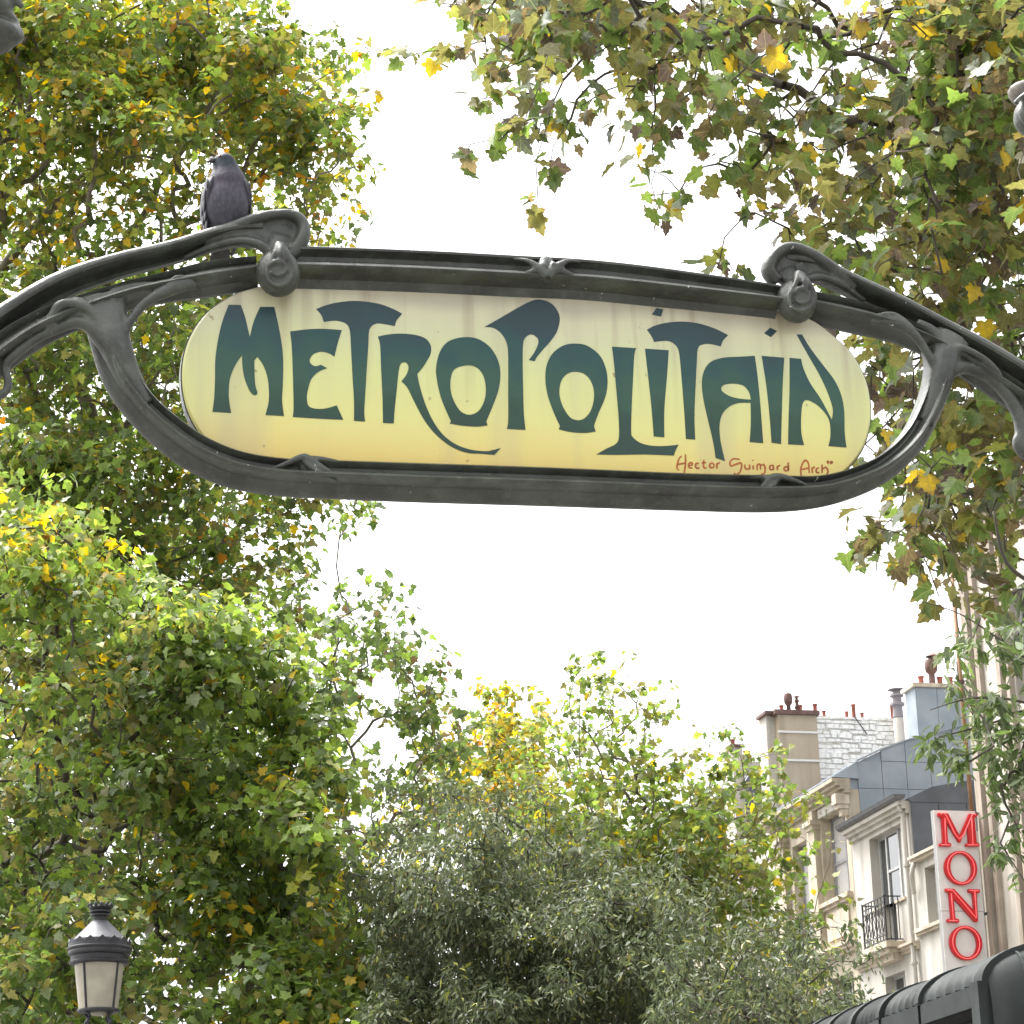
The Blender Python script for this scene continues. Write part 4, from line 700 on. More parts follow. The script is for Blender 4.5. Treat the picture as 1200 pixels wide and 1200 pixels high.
c = perp(895, 880, 60.5); cs = MB().box(de0-.28, de0-.02, 60.2, 61.0, 12, c[1]).build('chimney', PALE, hd); MB().box(de0-.34, de0+.03, 60.14, 61.06, c[1], c[1]+.07).build('chimney_cap', RUST, cs); pot(cs, de0-.12, 60.6, c[1]+.07, .07, .22)

# ---- tall pale building at the right edge
E1 = 46.68; he = house('tall_pale_building', 'tall pale stone building with brown vertical strips at the right edge', e0, 38)
STRIP = stucco('brown_stone_strip', (.40, .345, .285), (.30, .25, .20), 2)
sw = [fac(x, 960, e0)[0] for x in (1174, 1186)]; win_e = [(fac(1228, 960, e0)[0], fac(1205, 960, e0)[0], z, z+2.2) for z in (6.4, 9.8, 13.2)]
EZ = fac(1130, 625, e0)[1]; facade(he, 'wall', PALE, 26, E1, 0, EZ, win_e, back=10)
mould(he, 'cornice', TRIM, 26, E1-.01, EZ-.02, [(.1, 0, .1), (.22, .1, .2), (.3, .2, .28)])
for q in win_e: window(he, *q, (.5,), (.7,))
for x, wd, pj in ((1158.5, .20, .16), (1166, .17, .10), (1193, .16, .14), (1201, .14, .10), (1150, .10, .06)):
    s = fac(x, 960, e0)[0]; MB().box(e0-pj, e0+.02, s-wd/2, s+wd/2, .3, EZ-.03).build('strip', STRIP, he)
OCH = mat('ochre_pipe', (.38, .21, .11), .6, noise=.3, nscale=5); s = fac(1142.5, 930, e0)[0]
dp = MB().tube([(e0-.1, s, 11.2), (e0-.1, s, EZ-.05)], .042, 8).build('ochre_downpipe', OCH, he, smooth=True); MB().tube([(e0-.1, s, 1), (e0-.1, s, 11.2)], .05, 8).build('iron_downpipe', PALE, dp, smooth=True)
for z in (11.6, 14.2, 16.8): MB().lathe([(.08, 0), (.08, .06), (0, .06)], (e0-.1, s, z), 10).build('pipe_collar', RUST, dp)
mould(he, 'plinth_band', TRIM, 26, E1-.01, 5.6, [(.08, 0, .12), (.16, .12, .22)])

# ---- projecting sign with red letters
SM = fac(1150, 1040, e0)[0] - .5; mp = lambda x, y, w_=0.: (lambda p: np.array([p[0], SM-w_, p[1]]))(perp(x, y, SM))
hs_ = house('projecting_sign', 'tall pale projecting sign with red neon serif letters on the building front', e0-.5, SM, cat='shop sign')
PAN = mat('pale_sign_panel', (.74, .73, .72), .45, noise=.12, nscale=3); PAN2 = mat('sign_edge', (.26, .255, .25), .5)
def RED(): 
    m = mat('red_letter_shell', (.55, .004, .010), .35); return m
RD = RED(); NEON = mat('red_neon_tube', (.62, .14, .15), .3); nb = NEON.node_tree.nodes['Principled BSDF']; nb.inputs['Emission Color'].default_value = (1, .12, .13, 1); nb.inputs['Emission Strength'].default_value = .2
pe_l, pe_r = mp(1093, 950)[0], mp(1150, 1040)[0]; zt, zm, zb_ = mp(1118, 950)[2], mp(1128, 1068)[2], mp(1130, 1136)[2]-.6
MB().box(pe_l, pe_r, SM+.002, SM+.11, zb_, zt).build('casing', PAN2, hs_)
MB().box(pe_l+.004, pe_r-.004, SM-.02, SM, zm+.006, zt-.004).build('front_panel', PAN, hs_); MB().box(pe_l+.004, pe_r-.004, SM-.02, SM, zb_+.004, zm-.006).build('front_panel', PAN, hs_)
for y in (953, 1070):
    z = mp(1146, y)[2]; MB().tube([(pe_r-.02, SM+.13, z), (e0+.05, SM+.13, z)], .02, 6).build('wall_bracket', IRONB, hs_)
    MB().tube([(pe_r-.0, SM-.03, z), (pe_r+.25, SM-.06, z-.01)], .012, 6).build('wall_bracket', IRONB, hs_)
mo = (1060, 900); pl = lambda x, y, w_: mp(x, y, w_)
def shell(cont, tubes):
    l = letter(cont, mo, 4., 'red_letter', hs_, RD, pl, .021, .07)
    for tb in tubes: MB().tube([mp(1060+p[0]/4, 900+p[1]/4, .098) for p in (spline(tb, 3) if len(tb) > 3 else tb)], .010, 6).build('neon_tube', NEON, l, smooth=True)
def oval(cx, cy, rx, ry, sk=0, n=16): return [(cx + rx*math.cos(a) + sk*math.sin(a), cy + ry*math.sin(a)) for a in np.linspace(0, 2*math.pi, n+1)[:-1]]
shell([[(150,215,1),(196,217,1),(250,322,1),(296,219,1),(332,220,1),(332,232,1),(320,236,1),(330,354,1),(343,358,1),(343,371,1),(279,371,1),(279,359,1),(293,354,1),(286,266,1),(254,352,1),(247,352,1),(190,258,1),(196,353,1),(211,358,1),(211,371,1),(157,370,1),(157,358,1),(173,353,1),(165,236,1),(150,229,1)]],
      [[(160,222),(184,224),(249,338),(307,226),(324,226)], [(180,240),(184,362)], [(163,364),(205,365)], [(305,238),(312,364)], [(286,365),(337,365)]])
shell([oval(256, 472, 76, 80, 6), oval(257, 472, 50, 66, 5)], [oval(256, 472, 63, 73, 6) + [oval(256, 472, 63, 73, 6)[0]]])
shell([[(185,568,1),(224,570,1),(318,672,1),(311,590,1),(291,585,1),(291,571,1),(345,573,1),(345,587,1),(329,592,1),(336,724,1),(322,724,1),(221,612,1),(230,708,1),(248,713,1),(248,727,1),(193,725,1),(193,712,1),(211,707,1),(201,588,1),(185,582,1)]],
      [[(190,575),(216,577),(327,708)], [(210,592),(220,718)], [(199,719),(243,720)], [(320,582),(328,705)], [(297,578),(339,580)]])
shell([oval(280, 823, 76, 81, 6), oval(281, 823, 50, 66, 5)], [oval(280, 823, 63, 74, 6) + [oval(280, 823, 63, 74, 6)[0]]])
# ================================================================ TREES
def pal(*rows): c = np.array([r[1:] for r in rows]); p = np.array([r[0] for r in rows], float); return c, p/p.sum()
GREEN = (.098, .150, .034); BRIGHT = (.165, .235, .046); DARK = (.068, .105, .034); YEL = (.44, .31, .035); ORG = (.36, .15, .025); OLIVE = (.15, .14, .045); YG = (.22, .235, .045); BRN = (.11, .07, .035); PLUM = (.075, .045, .04); GREY = (.105, .125, .078); PALEG = (.20, .235, .125)
PLANE_HI = [(0,.03),(.13,-.07),(.40,-.03),(.36,.06),(.41,.15),(.33,.19),(.47,.27),(.60,.41),(.50,.43),(.46,.52),(.31,.50),(.27,.60),(.30,.72),(.17,.76),(.12,.86),(0,1.02)]
PLANE_LO = [(0,.02),(.38,-.04),(.33,.17),(.58,.40),(.30,.50),(.26,.70),(0,1.0)]
LANCE = [(0,0),(.15,.22),(.17,.45),(.10,.75),(0,1.0)]
def leaf_template(half, fold=.16, curl=.16):
    out = half + [(-x, y) for x, y in half[-2:0:-1]]; V = [(x, y, fold*abs(x) - curl*y*y + .05*math.sin(5*x+3*y)*abs(x)) for x, y in out] + [(0, .36, -curl*.1)]
    c = len(out); return np.array(V), np.array([(c, i, (i+1) % c) for i in range(c)])
T_HI, T_LO, T_LA = leaf_template(PLANE_HI), leaf_template(PLANE_LO), leaf_template(LANCE, .12, .12)
def nrm(v): return v/(np.linalg.norm(v, axis=-1, keepdims=True)+1e-9)
TREES = []
LIMB = .62
def grow(name, label, cat, base, trunk, D, hd, leafpx, K, padpx, cover, rows, palette, tmpl, lm, upw, outw, droop, leaf_m, limbs=(), bark=BARKP, zone=None, group=None, cell=40, x0=0, thick=1.5, squash=.75, rtrunk=.3, aspect=1., twig=.0055, mixing=.6, lobe=0, ext=(0, 0, 0, 0)):
    """rows: {row: (first column, digits)}: how closed the crown is in each direction, 40 px cells of the photo"""
    root = thing(name, label, cat, tuple(base), 0, 'trees around the square')
    O = 10; occ = np.zeros((50, 50))
    for r, (c0, dg) in rows.items():
        for i, ch in enumerate(dg): occ[r+O, c0+i+O] = int(ch)/9*.985
    for q in range(1, max(ext)+1):      # the crown goes on beyond the picture, rounding off
        g_ = lambda n: math.sqrt(max(0, 1-(q/(n+1))**2))
        if q <= ext[0]: occ[:, O-q] = occ[:, O]*g_(ext[0])
        if q <= ext[1]: occ[:, O+29+q] = occ[:, O+29]*g_(ext[1])
    for q in range(1, max(ext)+1):
        g_ = lambda n: math.sqrt(max(0, 1-(q/(n+1))**2))
        if q <= ext[2]: occ[O-q] = occ[O]*g_(ext[2])
        if q <= ext[3]: occ[O+29+q] = np.maximum(occ[O+29+q], occ[O+29]*g_(ext[3]))
    area = leafpx**2*.52*.62*aspect
    sm = occ.copy()
    for _ in range(2): sm = (sm + np.roll(sm, 1, 0) + np.roll(sm, -1, 0) + np.roll(sm, 1, 1) + np.roll(sm, -1, 1))/5
    lob = np.stack([RNG.uniform(-330, 1530, 760), RNG.uniform(-330, 1530, 760), RNG.uniform(.7, 1.25, 760), RNG.uniform(-.5, .5, 760)], 1); lR = lobe or 1.
    pads = []
    for r in range(50):
        for c in range(50):
            d = occ[r, c]
            if d <= 0: continue
            n = -math.log(1-d)*cell*cell/area*cover/K*(1 if O <= r < O+30 and O <= c < O+30 else .5); n = int(n) + (RNG.random() < n % 1)
            for _ in range(n):
                x, y = (c-O+RNG.random())*cell, (r-O+RNG.random())*cell
                inn = min(1, sm[r, c]*1.15); t = RNG.uniform(-1, 1); Y = D + hd*t*(.25+.75*inn) + hd*.25*RNG.normal()*.5
                if lobe and RNG.random() < .72:      # foliage gathers in overhanging bunches
                    dd = ((x-lob[:, 0])**2 + ((y-lob[:, 1])*1.3)**2)/(lobe*lob[:, 2])**2; f = np.where(dd < 1, (1-dd)*.9 + lob[:, 3], -1); k_ = int(np.argmax(f))
                    if f[k_] > -1: Y = D - hd*f[k_]*inn + hd*.06*RNG.normal()
                    elif RNG.random() < .5: continue
                pads.append((*atY(x, y, max(Y, D-1.4*hd)), x, y))
    pads = np.array(pads); nP = len(pads); pr = padpx*D/FPX
    # ---------- limbs: every pad is joined to the nearest wood, thick where much hangs on it
    nodes = [np.array(p[:3]) for p in trunk]; par = [-1] + list(range(len(trunk)-1)); minr = [p[3] for p in trunk]; ntr = len(trunk)
    for L in limbs:
        pts = spline([(*atY(x, y, Y), r) for x, y, Y, r in L], 5); d = [np.linalg.norm(q - pts[0][:3]) for q in nodes]; prev = int(np.argmin(d))
        for q in pts: nodes.append(q[:3]); par.append(prev); minr.append(q[3]*LIMB); prev = len(nodes)-1
    cap = len(nodes) + 3*nP; NA = np.zeros((cap, 3)); NA[:len(nodes)] = nodes; cnt = len(nodes); rootd = np.zeros(cap)
    for i in range(1, cnt): rootd[i] = rootd[par[i]] + np.linalg.norm(NA[i]-NA[par[i]])
    top = NA[ntr-1]; order = np.argsort(np.linalg.norm(pads[:, :3] - top, axis=1)); padnode = np.zeros(nP, int); lo = max(1, ntr-3)
    for i in order:
        p = pads[i, :3]; dd = np.linalg.norm(NA[lo:cnt]-p, axis=1) + .12*rootd[lo:cnt] + .5*np.maximum(0, NA[lo:cnt, 2]-p[2])*(1 if droop < .8 else 0)
        j = int(np.argmin(dd)) + lo; q = NA[j]; L = np.linalg.norm(p-q)
        if L > .35:
            for f in (.35, .7):
                m_ = q + (p-q)*f + RNG.normal(0, .045, 3)*L + [0, 0, (.12 if f < .5 else .10)*L]; NA[cnt] = m_; par.append(j); minr.append(0); rootd[cnt] = rootd[j] + np.linalg.norm(m_-NA[j]); j = cnt; cnt += 1
        NA[cnt] = p; par.append(j); minr.append(0); rootd[cnt] = rootd[j] + np.linalg.norm(p-NA[j]); padnode[i] = cnt; cnt += 1
    w_ = np.zeros(cnt); w_[padnode] = 1
    for i in range(cnt-1, 0, -1):
        if par[i] >= 0: w_[par[i]] += w_[i]
    R = np.maximum(twig*np.maximum(w_, 1)**.46, np.array(minr)); R[ntr:] = np.minimum(R[ntr:], np.maximum(np.array(minr)[ntr:], rtrunk*.5))
    tb = MB(); tb.tube([NA[i] for i in range(ntr)], [minr[i] for i in range(ntr)], 14); trk = tb.build('trunk', bark, root, smooth=True, frame=None)
    k = ntr
    for L in limbs:
        n = (len(L)-1)*5+1; MB().tube([NA[par[k]]] + [NA[i] for i in range(k, k+n)], [R[k]] + [R[i] for i in range(k, k+n)], 7).build('limb', bark, root, smooth=True, frame=None); k += n
    idx = np.arange(k, cnt); A_, B_ = NA[np.array(par)[idx]], NA[idx]; ra, rb = np.minimum(R[np.array(par)[idx]], R[idx]*1.5), R[idx]; t = nrm(B_-A_); u = nrm(np.cross(t, np.where(np.abs(t[:, 2:]) > .9, [[1., 0, 0]], [[0, 0, 1.]]))); v = np.cross(t, u)
    V = []; 
    for C_, r_ in ((A_, ra), (B_, rb)):
        for a in (0, 1.2566, 2.5133, 3.7699, 5.0265): V.append(C_ + r_[:, None]*(u*math.cos(a)+v*math.sin(a)))
    V = np.stack(V, 1).reshape(-1, 3); fq = np.array([(i, (i+1) % 5, 5+(i+1) % 5, 5+i) for i in range(5)]); Fq = (fq[None] + (np.arange(len(idx))*10)[:, None, None]).reshape(-1, 4)
    bulk('twigs', V, Fq, None, bark, root)
    # ---------- leaves
    n = nP*K; pi = np.repeat(np.arange(nP), K); o = nrm(RNG.normal(0, 1, (n, 3))); rr = pr*RNG.random(n)**.45*np.repeat(RNG.uniform(.65, 1.25, nP), K)
    o[:, 2] = np.where(RNG.random(n) < .35, np.abs(o[:, 2]), o[:, 2]); pos = pads[pi, :3] + o*rr[:, None]*[1, 1, squash]
    N = nrm(o*outw + np.array([0, 0, upw]) + RNG.normal(0, .55, (n, 3))); tt = o*.55 + np.array([0, 0, -droop]) + RNG.normal(0, .5, (n, 3)); tt = nrm(tt - N*(tt*N).sum(1, keepdims=True)); xx = np.cross(tt, N)
    cols, pp = palette(pads[:, 3], pads[:, 4]) if callable(palette) else (palette[0], np.repeat(palette[1][None], nP, 0))
    cum = np.cumsum(pp, 1); pc = (RNG.random((nP, 1)) > cum).sum(1); lc = (RNG.random((n, 1)) > cum[pi]).sum(1); lc = np.where(RNG.random(n) < mixing, lc, pc[pi]); lc = np.minimum(lc, len(cols)-1)
    jit = RNG.integers(0, 5, n); jf = np.array([.74, .87, 1., 1.14, 1.32])[jit]; col = cols[lc]*jf[:, None]
    sc = leaf_m*RNG.uniform(.55, 1.2, n); sv = np.stack([sc*RNG.uniform(.68, 1.1, n), sc*RNG.uniform(.8, 1.1, n), sc*(RNG.uniform(.2, 2.2, n) if tmpl is T_HI else RNG.uniform(-.6, 2.6, n))], 1)
    TREES.append(dict(root=root, pos=pos, M=np.stack([xx, tt, N], 2), sc=sc, sv=sv, col=col, key=lc*5+jit, cols=cols, tmpl=tmpl, mat=lm, n=n, aut=.8 if tmpl is T_HI else .4)); return root
def bulk(name, V, Fc, col, m, parent, place=None, aut=None):
    A = INV[parent]; V = V @ A[:3, :3].T + A[:3, 3]; k = Fc.shape[1]; me = bpy.data.meshes.new(name)
    me.vertices.add(len(V)); me.vertices.foreach_set('co', V.astype(np.float32).ravel()); me.loops.add(Fc.size); me.loops.foreach_set('vertex_index', Fc.astype(np.int32).ravel())
    me.polygons.add(len(Fc)); me.polygons.foreach_set('loop_start', np.arange(0, Fc.size, k, dtype=np.int32))
    if col is not None: a = me.attributes.new('leaf_colour', 'FLOAT_COLOR', 'POINT'); a.data.foreach_set('color', np.concatenate([col, aut[:, None]], 1).astype(np.float32).ravel()); a2 = me.attributes.new('leaf_place', 'FLOAT_VECTOR', 'POINT'); a2.data.foreach_set('vector', place.astype(np.float32).ravel())
    me.materials.append(m); me.update(calc_edges=True); me.validate(); me.shade_smooth() if col is None else None
    o = bpy.data.objects.new(name, me); COL.objects.link(o); o.parent = parent; o['kind'] = 'stuff'; INV[o] = INV[parent]; return o
def trunk(x, Y, h, r, lean=(0, 0), pts=6):
    g0 = np.array([x, Y, 0.]); return [(g0[0]+lean[0]*t*t, g0[1]+lean[1]*t*t, h*t, r*(1.25 if t == 0 else 1)*(1-.45*t)) for t in np.linspace(0, 1, pts)], g0
def bx(x, y, Y): p = atY(x, y, Y); return p[0]

P_T1 = pal((.30, .125, .120, .040), (.30, .080, .118, .034), (.11, .11, .085, .045), (.12, .13, .19, .045), (.09, .085, .100, .062), (.04, .17, .18, .045), (.05, .085, .062, .05), (.03, .36, .26, .04))
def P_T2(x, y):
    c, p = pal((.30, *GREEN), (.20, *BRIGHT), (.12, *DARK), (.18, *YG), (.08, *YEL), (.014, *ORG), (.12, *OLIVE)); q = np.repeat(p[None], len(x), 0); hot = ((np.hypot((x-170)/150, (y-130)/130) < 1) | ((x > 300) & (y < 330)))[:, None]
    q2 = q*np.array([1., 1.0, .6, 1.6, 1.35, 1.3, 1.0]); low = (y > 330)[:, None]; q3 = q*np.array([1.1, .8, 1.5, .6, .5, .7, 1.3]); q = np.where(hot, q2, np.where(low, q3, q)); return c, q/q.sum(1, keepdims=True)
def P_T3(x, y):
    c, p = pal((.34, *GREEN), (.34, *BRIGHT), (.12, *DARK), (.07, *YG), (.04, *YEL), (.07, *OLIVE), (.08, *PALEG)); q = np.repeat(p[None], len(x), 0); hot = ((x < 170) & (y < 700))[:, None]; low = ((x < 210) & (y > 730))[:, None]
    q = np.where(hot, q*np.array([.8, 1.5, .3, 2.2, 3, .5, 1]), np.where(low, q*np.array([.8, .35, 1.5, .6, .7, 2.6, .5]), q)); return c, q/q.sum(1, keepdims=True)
P_T3B = pal((.34, *GREEN), (.36, *DARK), (.1, *BRIGHT), (.1, *OLIVE), (.05, *YG), (.05, *BRN))
def P_T4(x, y):
    c, p = pal((.24, .36, .26, .03), (.34, .16, .175, .036), (.24, .115, .165, .035), (.14, .08, .125, .03), (.04, *ORG)); q = np.repeat(p[None], len(x), 0); hot = ((y < 900) & (x < 650))[:, None]
    q = np.where(hot, q*np.array([2.1, 1.1, .6, .6, .7]), q); return c, q/q.sum(1, keepdims=True)
P_T5 = pal((.30, .155, .170, .036), (.34, .110, .160, .034), (.22, .075, .118, .030), (.04, *YEL), (.10, .12, .115, .036))
P_T6 = pal((.44, .068, .086, .044), (.34, .052, .068, .036), (.12, .105, .125, .062), (.03, *OLIVE), (.03, *YG))
P_T7 = pal((.36, .075, .115, .032), (.32, .075, .095, .052), (.08, *PALEG), (.24, *DARK))

tp, b0 = trunk(6.4, 19.5, 15.5, .34, (-.4, -.3)); 
grow('plane_tree', 'plane tree whose hanging olive leafed boughs fill the upper right', 'tree', b0, tp, 18.5, 2.4, 25, 6, 26, 2.9, {
 0:(12,'238999878776556999'), 1:(11,'1226865577663455899'), 2:(14,'4533566751557999'), 3:(13,'23453265664668999'), 4:(13,'22230241465568999'), 5:(15,'10013035566788899'[:15]), 6:(18,'130144568988'), 7:(18,'1003035789888'[:12]), 8:(24,'267775'), 9:(24,'367646'), 10:(25,'67657'), 11:(25,'57647'), 12:(25,'46678'), 13:(24,'256788'), 14:(25,'25888'), 15:(25,'47775'), 16:(24,'145554'), 17:(27,'233'), 18:(27,'123'), 19:(28,'11')},
 P_T1, T_HI, LEAF, .55, .8, .8, .162, ext=(0, 7, 6, 0), bark=BARK, twig=.004, rtrunk=.10, squash=.9, limbs=[
  [(1240,-60,19,.05),(1127,0,18.5,.035),(1090,47,18.3,.028),(1067,67,18.2,.02),(1057,123,18,.012)], [(1010,-60,18.8,.035),(960,0,18.5,.024),(923,53,18.4,.018),(907,80,18.3,.013),(917,150,18.2,.008)], [(900,-40,18.6,.02),(857,0,18.5,.014),(833,42,18.4,.008)], [(1260,430,19.2,.04),(1150,520,18.8,.024),(1110,585,18.6,.016),(1060,640,18.5,.01)], [(1250,200,19,.04),(1160,260,18.7,.022),(1090,300,18.5,.013)]])
tp, b0 = trunk(bx(30,600,38), 38.5, 15, .5, (.8, -.5))
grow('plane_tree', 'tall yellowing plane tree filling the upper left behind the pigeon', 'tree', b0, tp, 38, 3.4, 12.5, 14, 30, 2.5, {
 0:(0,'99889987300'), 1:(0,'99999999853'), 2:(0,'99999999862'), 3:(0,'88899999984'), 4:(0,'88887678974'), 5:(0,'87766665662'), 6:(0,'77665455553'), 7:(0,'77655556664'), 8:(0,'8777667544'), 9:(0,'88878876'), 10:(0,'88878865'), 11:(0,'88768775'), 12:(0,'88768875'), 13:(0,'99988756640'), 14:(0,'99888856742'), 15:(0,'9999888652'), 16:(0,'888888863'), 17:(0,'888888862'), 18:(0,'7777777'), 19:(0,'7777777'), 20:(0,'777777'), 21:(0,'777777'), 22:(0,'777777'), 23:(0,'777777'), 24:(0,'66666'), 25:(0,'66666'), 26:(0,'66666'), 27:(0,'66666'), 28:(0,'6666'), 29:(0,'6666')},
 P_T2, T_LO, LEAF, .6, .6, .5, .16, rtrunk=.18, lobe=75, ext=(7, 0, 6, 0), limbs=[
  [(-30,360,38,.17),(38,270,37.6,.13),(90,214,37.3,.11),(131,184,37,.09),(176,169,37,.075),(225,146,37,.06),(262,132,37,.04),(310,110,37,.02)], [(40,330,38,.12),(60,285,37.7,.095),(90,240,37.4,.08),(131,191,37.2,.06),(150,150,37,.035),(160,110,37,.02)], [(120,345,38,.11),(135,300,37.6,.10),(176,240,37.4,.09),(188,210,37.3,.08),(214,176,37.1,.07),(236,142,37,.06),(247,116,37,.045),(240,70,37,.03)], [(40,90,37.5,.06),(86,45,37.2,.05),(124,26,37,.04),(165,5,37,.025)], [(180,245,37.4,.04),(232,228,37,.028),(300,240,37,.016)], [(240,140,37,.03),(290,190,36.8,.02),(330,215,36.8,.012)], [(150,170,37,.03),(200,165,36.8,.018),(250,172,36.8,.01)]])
tp, b0 = trunk(bx(60,900,30), 31.5, 7.2, .26, (.3, -.3))
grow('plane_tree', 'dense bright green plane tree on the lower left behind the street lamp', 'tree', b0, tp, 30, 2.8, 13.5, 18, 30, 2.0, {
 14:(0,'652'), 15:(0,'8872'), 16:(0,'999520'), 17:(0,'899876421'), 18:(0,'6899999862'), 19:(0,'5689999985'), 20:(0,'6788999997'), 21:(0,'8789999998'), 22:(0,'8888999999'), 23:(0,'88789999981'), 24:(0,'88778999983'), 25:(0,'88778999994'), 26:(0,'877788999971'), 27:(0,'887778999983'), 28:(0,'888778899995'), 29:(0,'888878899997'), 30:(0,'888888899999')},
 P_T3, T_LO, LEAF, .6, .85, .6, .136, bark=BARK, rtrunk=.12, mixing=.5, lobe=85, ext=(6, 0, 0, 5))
tp, b0 = trunk(bx(300,900,40), 42, 8.5, .26, (.6, -.4))
grow('plane_tree', 'darker plane tree peeping out right of the bright green one, with sprays against the sky', 'tree', b0, tp, 40, 2.0, 12.5, 12, 24, 1.7, {
 14:(9,'13'), 15:(9,'13'), 16:(8,'520'), 17:(8,'7533'), 18:(8,'86761'), 19:(9,'56850'), 20:(9,'546810'), 21:(9,'533860'), 22:(9,'644761'), 23:(10,'4555'), 24:(10,'444'), 25:(10,'32')},
 P_T3B, T_LO, LEAF, .6, .6, .5, .168, rtrunk=.2)
tp, b0 = trunk(bx(590,1000,54), 54.5, 10.5, .22, (0, 0))
grow('plane_tree', 'yellow autumn tree in the middle, its golden top against the sky', 'tree', b0, tp, 54, 2.2, 9.5, 12, 18, 1.7, {
 20:(13,'174'), 21:(13,'598'), 22:(12,'4899'), 23:(10,'357899'), 24:(10,'55668899'), 25:(10,'2346688'), 26:(10,'2334566')}, P_T4, T_LO, LEAF, .6, .6, .5, .165, rtrunk=.14)
tp, b0 = trunk(bx(740,1010,48), 48.5, 10.2, .2, (.2, -.2))
grow('plane_tree', 'young yellow green tree right of the golden one, reaching in front of the houses', 'tree', b0, tp, 48, 2.2, 10.5, 10, 18, 1.75, {
 19:(16,'251'), 20:(16,'36430'), 21:(15,'46662130'), 22:(15,'57777655'), 23:(15,'688888773'), 24:(15,'6999998831'), 25:(15,'69999998410'), 26:(18,'9999851'), 27:(19,'888741'), 28:(20,'66652'), 29:(20,'66552')}, P_T5, T_LO, LEAF, .6, .6, .5, .165, rtrunk=.13, ext=(0, 0, 0, 2), limbs=[
 [(752,1060,48,.07),(760,1035,48,.06),(785,1005,47.8,.05),(820,975,47.6,.045),(860,960,47.5,.035),(905,948,47.4,.02)], [(742,1035,48,.05),(720,1000,48,.04),(698,968,48,.03),(670,955,48,.02)], [(700,1020,48.2,.04),(698,985,48,.03),(680,900,48,.02),(680,800,48,.01)], [(775,1045,47.8,.04),(830,1035,47.6,.03),(880,1030,47.4,.018)]])
CEL = 'grey green tree with narrow hanging leaves'
tp, b0 = trunk(bx(560,1250,28), 28.3, 5.2, .2, (.1, 0))
grow('narrow_leaved_tree', CEL+', in the lower middle under the yellow tree', 'tree', b0, tp, 28, 2.4, 10.6, 34, 24, 1.5, {
 23:(11,'24664'), 24:(11,'577875300'), 25:(10,'48889888640'), 26:(10,'599999999740'), 27:(11,'99999999900'), 28:(11,'999999999'), 29:(11,'999999999'), 30:(11,'999999999')}, P_T6, T_LA, LEAF2, .5, .5, 1.1, .095, bark=BARK, rtrunk=.12, aspect=.30, squash=1., twig=.004, lobe=70, ext=(0, 0, 0, 6))
tp, b0 = trunk(bx(880,1300,25), 25.2, 4.6, .16, (.1, 0))
grow('narrow_leaved_tree', CEL+', before the cream house, left of the kiosk', 'tree', b0, tp, 25, 1.6, 12, 34, 24, 1.4, {
 25:(19,'20'), 26:(19,'3420'), 27:(19,'67765300'), 28:(19,'88888530'), 29:(19,'9999995'), 30:(19,'9999999')}, P_T6, T_LA, LEAF2, .5, .5, 1.1, .095, bark=BARK, rtrunk=.12, ext=(0, 0, 0, 5), aspect=.30, squash=1., twig=.004)
tp, b0 = trunk(4.6, 15.2, 5.6, .14, (-.5, -.2))
grow('narrow_leaved_tree', 'glossy green branch of narrow leaves hanging before the tall pale building at right', 'tree', b0, tp, 14.6, .55, 19, 20, 24, 2.1, {
 17:(27,'011'), 18:(27,'154'), 19:(28,'56'), 20:(27,'146'), 21:(27,'567'), 22:(27,'158'), 23:(28,'05'), 24:(29,'4'), 25:(29,'3')}, P_T7, T_LA, LEAF2, .5, .6, .9, .10, bark=BARK, rtrunk=.05, aspect=.42, squash=.8, twig=.003, ext=(0, 3, 0, 0), limbs=[
 [(1300,780,15,.04),(1230,700,14.8,.026),(1180,660,14.7,.018),(1165,600,14.6,.012)], [(1260,850,14.9,.02),(1200,823,14.7,.013),(1140,818,14.6,.008),(1090,832,14.5,.005)], [(1240,800,14.8,.016),(1200,770,14.7,.01),(1130,722,14.6,.006),(1080,705,14.5,.004)]])

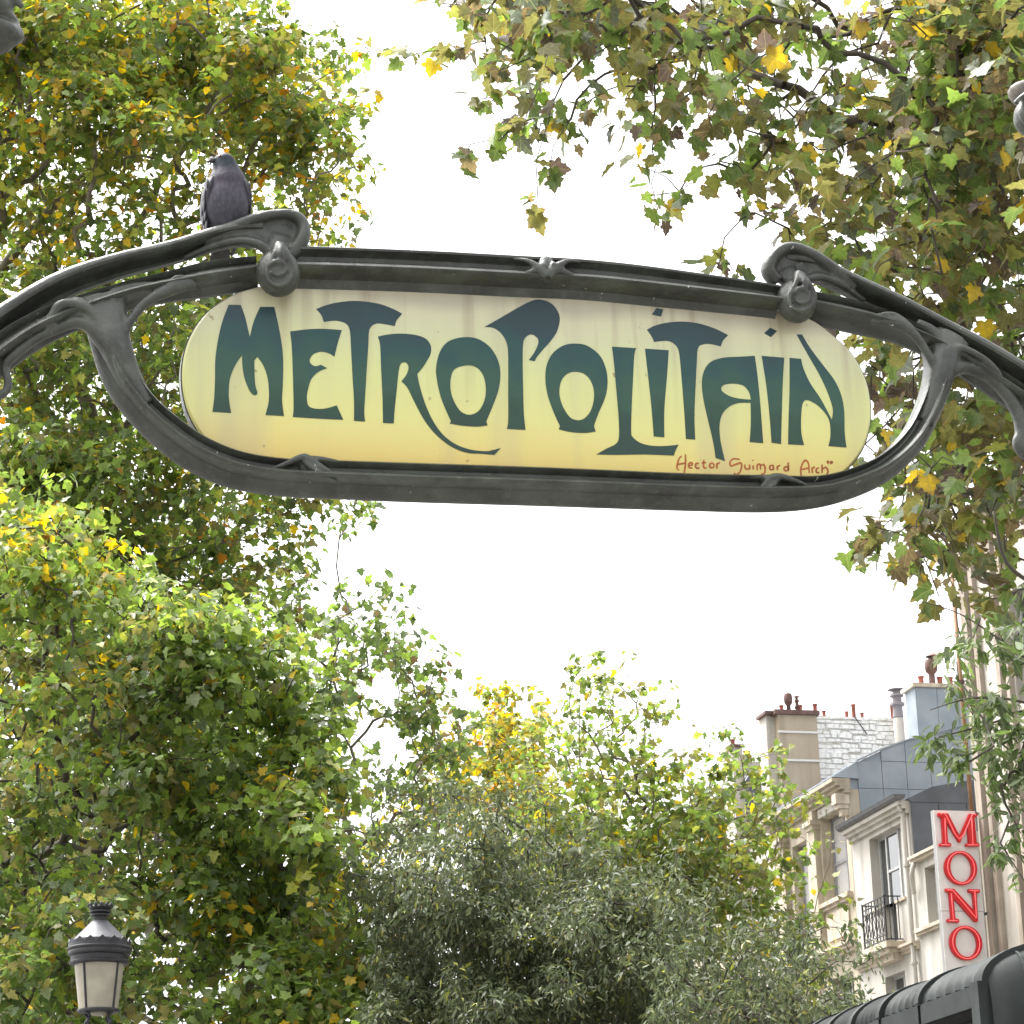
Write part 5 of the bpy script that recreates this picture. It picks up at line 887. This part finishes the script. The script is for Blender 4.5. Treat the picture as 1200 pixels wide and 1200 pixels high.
# the leaves that show largest become leaves of their own, the rest of each crown one mass
allp = []
for ti, T in enumerate(TREES):
    x, y, z = proj(T['pos']); sz = T['sc']*FPX/z; vd = nrm(T['pos']-EYE); face = np.abs((T['M'][:, :, 2]*vd).sum(1))
    allp.append((x, y, z, sz*np.sqrt(face+.05)))
cx = np.concatenate([a[0] for a in allp]); cy = np.concatenate([a[1] for a in allp]); cz_ = np.concatenate([a[2] for a in allp]); tid = np.concatenate([np.full(T['n'], i) for i, T in enumerate(TREES)]); lid = np.concatenate([np.arange(T['n']) for T in TREES])
inside = (cx > 2) & (cx < 1198) & (cy > 2) & (cy < 1198) & ~((cx > 215) & (cx < 1015) & (cy > 300) & (cy < 590))
cellk = (cx//6).astype(int)*1000 + (cy//6).astype(int); cand = np.where(inside)[0]; cand = cand[np.argsort(cz_[cand])]; _, first = np.unique(cellk[cand], return_index=True); front = cand[first]
for ti, T in enumerate(TREES):
    mine = front[tid[front] == ti]; big = allp[ti][3][lid[mine]]; pick = lid[mine[np.argsort(-big)[:300]]]
    keep = np.ones(T['n'], bool); keep[pick] = False; tv, tf = T['tmpl']
    V = np.einsum('nij,nj,kj->nki', T['M'][keep], T['sv'][keep], tv) + T['pos'][keep][:, None]; n = len(V); k = len(tv)
    crown = bulk('crown', V.reshape(-1, 3), (tf[None] + (np.arange(n)*k)[:, None, None]).reshape(-1, 3), np.repeat(T['col'][keep], k, 0), T['mat'], T['root'], np.tile(tv, (n, 1)), np.repeat(RNG.random(n)**1.6*T['aut'], k))
    A = INV[T['root']]; cache = {}
    for i in pick:
        ky = int(T['key'][i])
        if ky not in cache:
            me = bpy.data.meshes.new('leaf'); me.from_pydata(tv.tolist(), [], tf.tolist()); a = me.attributes.new('leaf_colour', 'FLOAT_COLOR', 'POINT'); c = T['col'][i]; a.data.foreach_set('color', np.tile([*c, RNG.random()*T['aut']], k).astype(np.float32)); a2 = me.attributes.new('leaf_place', 'FLOAT_VECTOR', 'POINT'); a2.data.foreach_set('vector', tv.astype(np.float32).ravel()); me.materials.append(T['mat']); cache[ky] = me
        o = bpy.data.objects.new('leaf', cache[ky]); COL.objects.link(o); o.parent = crown
        m4 = np.eye(4); m4[:3, :3] = T['M'][i]*T['sv'][i][None, :]; m4[:3, 3] = T['pos'][i]; o.matrix_basis = Matrix((A @ m4).tolist())
